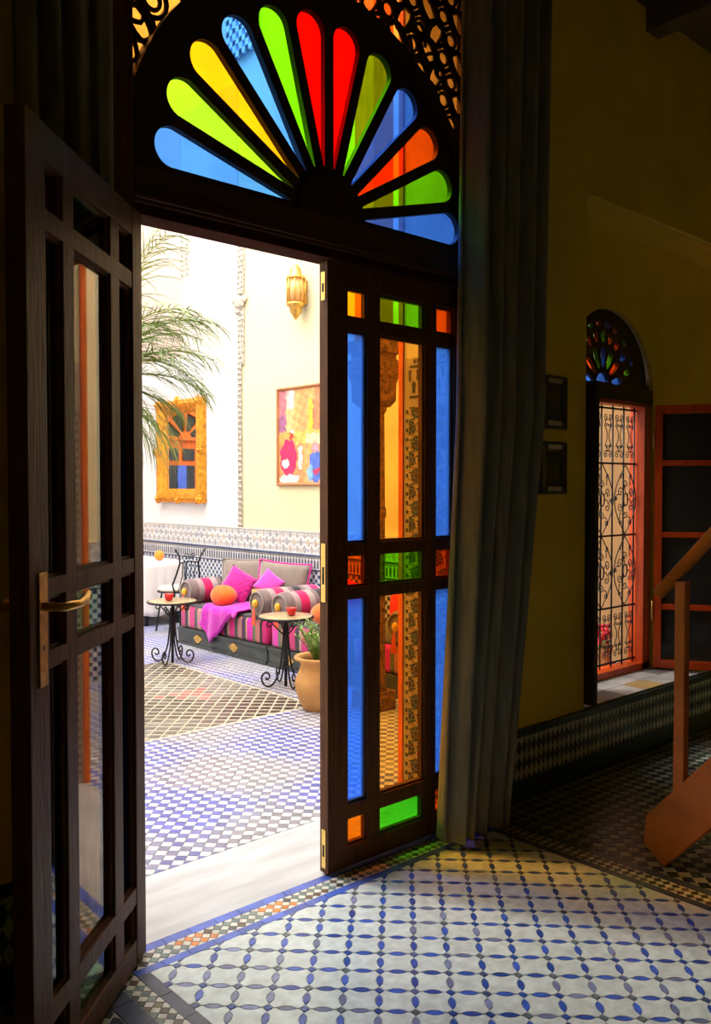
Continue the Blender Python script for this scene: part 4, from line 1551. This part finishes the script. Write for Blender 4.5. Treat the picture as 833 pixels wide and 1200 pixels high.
# ---- iron tables
def iron_table(loc, rz, label, h=.50, r=.19):
    t = empty('iron_table', loc, rz, label, 'table', 'small wrought-iron tables in front of the sofas')
    lathe('table_top', [(r - .008, h - .018), (r, h - .012), (r, h - .002), (r - .006, h), (0.002, h)], M['table_top'], t, 40, cap=False)
    bm = bmesh.new()
    tube_bm(bm, [(r * math.cos(2 * PI * i / 40), r * math.sin(2 * PI * i / 40), h - .010) for i in range(40)], .010, 6, True)
    link('rim', to_mesh(bm, 'rim'), M['iron'], t, smooth=True)
    tube('post', [(0, 0, 0.0), (0, 0, h - .016)], .011, M['iron'], t, 8)
    lathe('collar', [(.012, .165), (.022, .175), (.022, .185), (.012, .195)], M['iron'], t, 12)
    for k in range(4):
        a = k * PI / 2 + .4
        def P(rr, z):
            return (rr * math.cos(a), rr * math.sin(a), z)
        pts = [P(.015, .30)] + [P(.030 + .055 * t_, .30 - .20 * t_) for t_ in (.3, .6, .9)]
        pts = [P(.012, .44), P(.020, .34), P(.028, .24), P(.045, .13), P(.080, .045), P(.118, .013), P(.155, .020), P(.178, .055), P(.176, .092), P(.150, .112), P(.125, .098), P(.122, .072), P(.140, .062), P(.152, .074)]
        sm_ = []
        for i in range(len(pts) - 1):
            for q in range(3):
                f = q / 3
                p0, p1, p2, p3 = [Vector(pts[max(0, min(len(pts) - 1, i + d_))]) for d_ in (-1, 0, 1, 2)]
                sm_.append(.5 * ((2 * p1) + (-p0 + p2) * f + (2 * p0 - 5 * p1 + 4 * p2 - p3) * f * f + (-p0 + 3 * p1 - 3 * p2 + p3) * f ** 3))
        sm_.append(Vector(pts[-1]))
        tube('leg', sm_, .0065, M['iron'], t, 6)
        tube('top_scroll', [P(.012 + .12 * t_, h - .14 + .12 * t_) for t_ in (0, .3, .6, .8)] + [P(.125 + .018 * math.cos(PI * .5 - q * .9), h - .045 + .018 * math.sin(PI * .5 - q * .9) - .010) for q in range(6)], .0055, M['iron'], t, 5)
    return t


iron_table((3.565, 6.12, 0), 0.2, 'small round iron table by the far end of the sofas, with scrolled legs')
iron_table((3.735, 4.865, 0), 0.9, 'small round iron table beside the terracotta pot, with scrolled legs')


def cup(loc, label):
    prof = [(.018, 0), (.026, .004), (.034, .030), (.037, .052), (.034, .052), (.031, .030), (.022, .010), (.002, .008)]
    o = lathe('cup', prof, M['red'], None, 20, cap=False, loc=loc)
    bm = bmesh.new()
    tube_bm(bm, [(.0365 * math.cos(2 * PI * i / 20), .0365 * math.sin(2 * PI * i / 20), .052) for i in range(20)], .002, 5, True)
    link('rim', to_mesh(bm, 'rim'), M['coral'], o)
    return tag(o, label, 'cup', 'red cups on the iron tables')


cup((3.53, 6.11, .503), 'red cup on the far iron table')
cup((3.76, 4.83, .503), 'red cup on the near iron table beside the pot')

# ---- terracotta pot and shrub
pot = empty('terracotta_pot', (3.50, 4.22, 0), 0, 'big terracotta urn by the closed leaf, holding a leafy shrub', 'pot')
lathe('body', [(.085, 0), (.10, .012), (.135, .09), (.150, .15), (.146, .20), (.122, .25), (.112, .285), (.122, .305), (.150, .318), (.156, .330), (.150, .340), (.128, .336), (.112, .31), (.112, .29)], M['terracotta'], pot, 40, cap=False)
lathe('soil', [(.112, .295), (.002, .300)], M['soil'], pot, 24, cap=False)
shrub = empty('shrub', (3.50, 4.22, .295), 0, 'bushy green shrub with small leaves growing in the terracotta urn', 'plant')
bm, bl, bl2 = bmesh.new(), bmesh.new(), bmesh.new()
for i in range(34):
    a = random.uniform(0, 2 * PI)
    ln = random.uniform(.14, .27)
    sp_ = random.uniform(.02, .15)
    pts = [(.02 * math.cos(a), .02 * math.sin(a), .0)]
    for q in range(1, 7):
        f = q / 6
        pts.append(((.02 + sp_ * f ** 1.3) * math.cos(a), (.02 + sp_ * f ** 1.3) * math.sin(a), ln * f))
    tube_bm(bm, pts, .0022, 4)
    for q in range(26):
        f = random.uniform(.15, 1.02)
        c = Vector(((.02 + sp_ * f ** 1.3) * math.cos(a), (.02 + sp_ * f ** 1.3) * math.sin(a), ln * f))
        mtx = Matrix.Translation(c) @ Matrix.Rotation(random.uniform(0, 2 * PI), 4, 'Z') @ Matrix.Rotation(random.uniform(.1, 1.2), 4, 'X')
        L_2 = random.uniform(.022, .042)
        tgt = bl if random.random() < .6 else bl2
        vs_ = [tgt.verts.new(mtx @ Vector(p)) for p in ((0, 0, 0), (.006, L_2 * .45, .002), (0, L_2, 0), (-.006, L_2 * .45, .002))]
        tgt.faces.new(vs_)
link('stems', to_mesh(bm, 'stems'), M['palm'], shrub)
link('foliage', to_mesh(bl, 'foliage'), M['leaf'], shrub, kind='stuff')
link('foliage', to_mesh(bl2, 'foliage'), M['palm_light'], shrub, kind='stuff')

# ---- palm at the left, its crown reaching into the doorway
PX, PY = 2.30, 4.78
pm = empty('palm', (PX, PY, 0), 0, 'feathery palm with arching green fronds left in the doorway', 'plant')
lathe('planter', [(.12, 0), (.13, .01), (.17, .30), (.185, .31), (.185, .34), (.165, .34), (.155, .30)], M['terracotta'], pm, 32, cap=False)
lathe('soil', [(.155, .30), (.002, .305)], M['soil'], pm, 20, cap=False)
tube('trunk', [(0, 0, .28), (.01, 0, .9), (-.01, .01, 1.5), (0, 0, 2.0)], [.035, .03, .028, .035], M['palm'], pm, 10)


def frond(az, el, L, droop, m, nl=22, ll_=.46):
    bm = bmesh.new()
    d = Vector((math.cos(az) * math.cos(el), math.sin(az) * math.cos(el), math.sin(el)))
    p = Vector((0, 0, 1.98))
    pts, dirs = [], []
    n = 18
    for i in range(n + 1):
        pts.append(p.copy())
        dirs.append(d.copy())
        p = p + d * (L / n)
        d = (d + Vector((0, 0, -droop / n))).normalized()
    tube_bm(bm, pts, [.010 * (1 - .85 * i / n) for i in range(n + 1)], 5)
    for q in range(nl):
        f = .22 + .78 * q / nl
        i = min(n - 1, int(f * n))
        b = pts[i].lerp(pts[i + 1], f * n - i)
        dd = dirs[i]
        side = dd.cross(Vector((0, 0, 1))).normalized()
        l = ll_ * (math.sin(PI * min(1, f * .85 + .12)) * .75 + .25) * random.uniform(.8, 1.1)
        for sg in (-1, 1):
            dr = (side * sg * random.uniform(.5, .95) + dd * .75 + Vector((0, 0, random.uniform(-.1, .35)))).normalized()
            c = b.copy()
            prev = None
            wd = .0034
            for s_ in range(5):
                k = s_ / 4
                wv = dd.cross(dr).cross(dr).normalized() * wd * (1 - k ** 2 * .9)
                cur = [bm.verts.new(c + wv), bm.verts.new(c - wv)]
                if prev:
                    bm.faces.new((prev[0], prev[1], cur[1], cur[0]))
                prev = cur
                c = c + dr * (l / 4)
                dr = (dr + Vector((0, 0, -.22 - .1 * (q % 3)))).normalized()
    link('frond', to_mesh(bm, 'frond'), m, pm)


A0 = R(-42)                               # toward the right of the picture
for az, el, L, dr, m in ((-.1, 1.05, .85, 1.6, 'palm'), (.35, .85, .80, 1.5, 'palm_light'), (-.5, .72, .72, 1.3, 'palm'), (.1, .50, .66, 1.2, 'palm'), (-.9, .9, .85, 1.5, 'palm'),
                         (.8, 1.0, .9, 1.5, 'palm'), (.0, 1.38, 1.00, 1.3, 'palm_light'), (.3, .15, .50, 1.0, 'palm'), (-.25, 1.22, .80, 2.0, 'palm_light'), (.55, 1.2, .85, 2.0, 'palm'), (-.2, -.2, .45, .8, 'palm'), (-.1, -.6, .50, .6, 'palm'), (.25, -.4, .5, .6, 'palm_light'), (.1, 1.5, 1.15, 1.9, 'palm'), (-.35, 1.35, 1.0, 1.6, 'palm_light'), (.15, .9, .70, 2.2, 'palm'),
                         (1.8, .8, .9, 1.4, 'palm'), (2.9, .8, .9, 1.4, 'palm'), (-2.0, .9, .9, 1.4, 'palm_light')):
    frond(A0 + az, el, L, dr, M[m])

# ---- dining table with cloth, chair, orange flower ball
tb = empty('dining_table', (4.262, 7.85, 0), 0, 'long table by the side wall under the cream cloth', 'table')
box('table_top', 0.01, .43, .01, 1.15, .62, .643, M['wood'], tb)
for lx in (.03, .38):
    for ly in (.05, 1.06):
        box('leg', lx, lx + .04, ly, ly + .04, 0, .62, M['iron'], tb)


def cloth_fn(u, v):
    # u round the edge, v from the top centre outward then down
    a = 2 * PI * u
    ca, sa = math.cos(a), math.sin(a)
    m_ = max(abs(ca), abs(sa))
    sx_, sy_ = ca / m_, sa / m_
    x0, y0 = .22 + sx_ * .215, .58 + sy_ * .575
    if v < .334:
        k = v * 3
        return (.22 + (x0 - .22) * k, .58 + (y0 - .58) * k, .648)
    k = (v - 1 / 3) * 1.5
    fold = .009 * k * (1 + math.sin(a * 14))
    z = .648 - .53 * k
    return (x0 + sx_ * (.006 + fold * (abs(sx_) > .99)), y0 + sy_ * (.006 + fold * (abs(sy_) > .99)), z + .02 * k * math.sin(a * 4))


ct = link('tablecloth', to_mesh(grid_bm(cloth_fn, 160, 16, True), 'tablecloth'), M['cloth'], None, loc=(4.262, 7.85, 0), smooth=True)
ct.modifiers.new('thick', 'SOLIDIFY').thickness = .003
tag(ct, 'cream tablecloth hanging nearly to the floor over the long table', 'tablecloth')
o = ball('flower_ball', (4.50, 7.98, .7025), (.052, .052, .052), M['orange2'], 'small orange flower ball standing on the cream tablecloth', cat='ornament')
lathe('holder', [(.025, -.064), (.03, -.060), (.02, -.045)], M['iron'], o, 12)

# lyre-backed iron chair facing the table
ch = empty('iron_chair', (4.365, 7.20, 0), 0, 'wrought-iron chair with lyre back and cream seat pad at the table', 'chair')
lathe('seat_pad', [(.14, .405), (.165, .415), (.165, .435), (.14, .450), (.002, .455)], M['cream_seat'], ch, 32, c=(-.02, .20, 0), cap=False)
tube('seat_ring', [(-.02 + .165 * math.cos(2 * PI * i / 28), .20 + .165 * math.sin(2 * PI * i / 28), .402) for i in range(28)], .009, M['iron'], ch, 6, True)
for sx_ in (-1, 1):
    tube('leg', [(sx_ * .10, .31, .40), (sx_ * .115, .33, .25), (sx_ * .135, .37, 0)], .009, M['iron'], ch, 6)
    tube('leg', [(sx_ * .10, .08, .40), (sx_ * .125, .05, .25), (sx_ * .145, .01, 0)], .009, M['iron'], ch, 6)
    tube('back_post', [(sx_ * .11, .06, .40), (sx_ * .15, .03, .48), (sx_ * .125, .0, .58), (sx_ * .100, -.02, .68), (sx_ * .115, -.04, .75), (sx_ * .165, -.05, .82)], .009, M['iron'], ch, 6)
for x in (-.07, -.025, .025, .07):
    tube('back_rod', [(x * 1.1, .05, .41), (x * .9, .0, .56), (x, -.025, .695)], .005, M['iron'], ch, 5)
tube('top_rail', [(-.102, -.022, .685), (0, -.025, .700), (.102, -.022, .685)], .007, M['iron'], ch, 6)
for sgn in (-1, 1):
    tube('back_scroll', [(sgn * (.03 + .030 * (1 - i / 18) * math.cos(i * .6)), -.03, .745 + .035 * (1 - i / 18) * math.sin(i * .6)) for i in range(18)], .0045, M['iron'], ch, 5)

# small dish on the courtyard floor at the left
ds = empty('clay_dish', (2.86, 5.41, 0.0035), 0, 'small brown clay dish lying on the patterned courtyard floor', 'dish')
lathe('bowl', [(.03, 0), (.05, .006), (.065, .028), (.060, .028), (.045, .010), (.002, .008)], M['terracotta'], ds, 20, cap=False)
bm = bmesh.new()
bmesh.ops.create_icosphere(bm, subdivisions=2, radius=.022, matrix=Matrix.Translation((.01, 0, .026)))
link('stopper', to_mesh(bm, 'stopper'), M['soil'], ds)

# ---- lantern
ln = empty('wall_lantern', (SX, 5.905, 3.07), 0, 'gilded octagonal brass wall lantern above the painting', 'lantern')
M['lamp_glass'] = mat('amber_lamp_glass', (0.85, 0.42, 0.14), 0.25, var=.15)
hd = [(0.001, .235), (.022, .225), (.030, .20), (.046, .19), (.050, .135), (.056, .13), (.080, .125), (.085, .105), (.078, .10)]
lathe('crown', hd, M['old_brass'], ln, 8, c=(-.10, 0, 0))
lathe('glass_body', [(.072, -.10), (.072, .10)], M['lamp_glass'], ln, 8, c=(-.10, 0, 0))
for k in range(8):
    a = k * PI / 4
    tube('rib', [(-.10 + .076 * math.cos(a), .076 * math.sin(a), -.105), (-.10 + .076 * math.cos(a), .076 * math.sin(a), .105)], .006, M['old_brass'], ln, 5)
lathe('base', [(.078, -.10), (.085, -.105), (.080, -.125), (.055, -.14), (.050, -.185), (.030, -.20), (.022, -.225), (.001, -.245)], M['old_brass'], ln, 8, c=(-.10, 0, 0))
box('back_plate', -.025, 0, -.035, .035, -.10, .10, M['old_brass'], ln, bev=.004)

# ---- gilt mirror on the wall
gm = empty('gilt_mirror', (SX - .012, 7.895, 1.77), 0, 'tall mirror in a thick carved gilt frame on the white wall', 'mirror')
HW, HH, FW = .44, .53, .145


def ring_frame(name, prof, m, parent, hw, hh):
    bm = bmesh.new()
    rings = []
    for ins, dx in prof:
        ring = []
        for (sy_, sz_), nxt in zip(((-1, -1), (1, -1), (1, 1), (-1, 1)), ((1, -1), (1, 1), (-1, 1), (-1, -1))):
            for q in range(8):
                f = q / 8
                y = (sy_ + (nxt[0] - sy_) * f) * (hw - ins)
                z = (sz_ + (nxt[1] - sz_) * f) * (hh - ins)
                wv = .010 * math.sin(f * 8 * PI) * (1 if ins < .02 else .3)
                ring.append(bm.verts.new((-dx - wv * .6, y + (wv if sy_ == nxt[0] else 0) * sy_, z + (wv if sz_ == nxt[1] else 0) * sz_)))
        rings.append(ring)
    n = len(rings[0])
    for a, b in zip(rings, rings[1:]):
        for q in range(n):
            bm.faces.new((a[q], a[(q + 1) % n], b[(q + 1) % n], b[q]))
    bmesh.ops.recalc_face_normals(bm, faces=bm.faces[:])
    return link(name, to_mesh(bm, name), m, parent)


ring_frame('frame', [(0, 0), (0, .05), (.015, .075), (.05, .085), (.085, .07), (.12, .04), (FW, .02), (FW, .008)], M['gilt'], gm, HW, HH)
box('mirror_glass', -.016, -.008, -HW + FW - .01, HW - FW + .01, -HH + FW - .01, HH - FW + .01, M['mirror'], gm)
for (yy, zz, s) in ((-.40, -.49, .055), (.40, -.49, .055), (-.40, .49, .055), (.40, .49, .055), (0, .52, .05), (0, -.5, .045), (.42, 0, .045), (-.42, 0, .045)):
    bm = bmesh.new()
    for k in range(6):
        a = k * PI / 3
        bmesh.ops.create_icosphere(bm, subdivisions=1, radius=s * .5, matrix=Matrix.Translation((-.07, yy + s * .55 * math.cos(a), zz + s * .55 * math.sin(a))) @ Matrix.Diagonal((.7, 1, 1, 1)))
    bmesh.ops.create_icosphere(bm, subdivisions=1, radius=s * .5, matrix=Matrix.Translation((-.085, yy, zz)))
    link('rosette', to_mesh(bm, 'rosette'), M['gilt'], gm, smooth=True)

# ---- painting
pt = empty('painting', (SX, 5.965, 1.846), 0, 'framed painting of robed figures in a sunlit street on the yellow wall', 'painting')
PW, PH = .325, .434


def pic_frame():
    bm = bmesh.new()
    rings = []
    for ins, dx in ((0, 0), (0, .022), (.012, .030), (.028, .018), (.030, .008)):
        rings.append([bm.verts.new((-dx, sy_ * (PW - ins), sz_ * (PH - ins))) for sy_, sz_ in ((-1, -1), (1, -1), (1, 1), (-1, 1))])
    for a, b in zip(rings, rings[1:]):
        for q in range(4):
            bm.faces.new((a[q], a[(q + 1) % 4], b[(q + 1) % 4], b[q]))
    bmesh.ops.recalc_face_normals(bm, faces=bm.faces[:])
    return bm


link('frame', to_mesh(pic_frame(), 'frame'), mat('brown_picture_frame', (0.42, 0.16, 0.05), .4, var=.2), pt)
NX, NZ = 44, 64


def pcol(s0, t0):
    """s 0..1 from the picture's left to right, t 0..1 bottom to top"""
    s = s0 + .012 * math.sin(t0 * 40 + s0 * 13)
    t = t0 + .010 * math.sin(s0 * 37 + t0 * 11)
    c = (0.90, 0.55, 0.18)
    if t > .55:
        c = (0.92, 0.50, 0.16) if s > .35 else (0.90, 0.62, 0.25)
        if s < .18:
            c = (0.78, 0.22, 0.25) if t > .72 else (0.45, 0.15, 0.30)
        elif s < .38 and t > .8:
            c = (0.95, 0.88, 0.80) if .24 < s < .34 else (0.9, 0.6, 0.5)
        elif .70 < s < .84 and t < .88:
            c = (0.95, 0.66, 0.05) if s < .80 else (0.55, 0.2, 0.1)
        elif s > .84:
            c = (0.80, 0.30, 0.12)
        elif .5 < s < .66:
            c = (0.92, 0.42, 0.14)
    elif t > .42:
        c = (0.93, 0.62, 0.12) if s > .4 else (0.90, 0.45, 0.10)
        if s > .65 and t < .52:
            c = (0.95, 0.80, 0.45)
    else:
        c = (0.85, 0.35, 0.12) if s < .6 else (0.88, 0.48, 0.15)
    # robed figure in crimson, left
    if ((s - .23) / .20) ** 2 + ((t - .27) / .20) ** 2 < 1:
        c = (0.80, 0.02, 0.14)
    if ((s - .30) / .05) ** 2 + ((t - .50) / .035) ** 2 < 1:
        c = (0.60, 0.05, 0.02)
    if ((s - .33) / .05) ** 2 + ((t - .545) / .02) ** 2 < 1:
        c = (0.9, 0.85, 0.75)
    if ((s - .15) / .09) ** 2 + ((t - .21) / .05) ** 2 < 1:
        c = (0.92, 0.78, 0.72)
    if ((s - .26) / .24) ** 2 + ((t - .04) / .05) ** 2 < 1:
        c = (0.95, 0.85, 0.80)
    if .47 < s < .56 and .15 < t < .38:
        c = (0.95, 0.85, 0.70)
    # figure in blue, right
    if ((s - .86) / .15) ** 2 + ((t - .17) / .18) ** 2 < 1:
        c = (0.10, 0.20, 0.72)
    if ((s - .74) / .07) ** 2 + ((t - .10) / .08) ** 2 < 1:
        c = (0.30, 0.60, 0.90)
    if ((s - .86) / .09) ** 2 + ((t - .36) / .05) ** 2 < 1:
        c = (0.70, 0.35, 0.40)
    if ((s - .90) / .10) ** 2 + ((t - .12) / .03) ** 2 < 1:
        c = (0.75, 0.04, 0.12)
    k = .72 + .14 * math.sin(s * 31 + t * 17) * math.sin(t * 43 - s * 9)
    return jit(tuple(q * k for q in c), .14)


vts, fcs, cls = [], [], []
for j in range(NZ + 1):
    for i in range(NX + 1):
        vts.append((-.012, (PW - .028) * (1 - 2 * i / NX), (PH - .028) * (2 * j / NZ - 1)))
for j in range(NZ):
    for i in range(NX):
        a = j * (NX + 1) + i
        fcs.append((a, a + NX + 1, a + NX + 2, a + 1))
        cls += [*pcol((i + .5) / NX, (j + .5) / NZ), 1.0] * 4
me = bpy.data.meshes.new('canvas')
me.from_pydata(vts, [], fcs)
me.color_attributes.new('Col', 'FLOAT_COLOR', 'CORNER').data.foreach_set('color', cls)
link('canvas', me, M['paint'], pt)
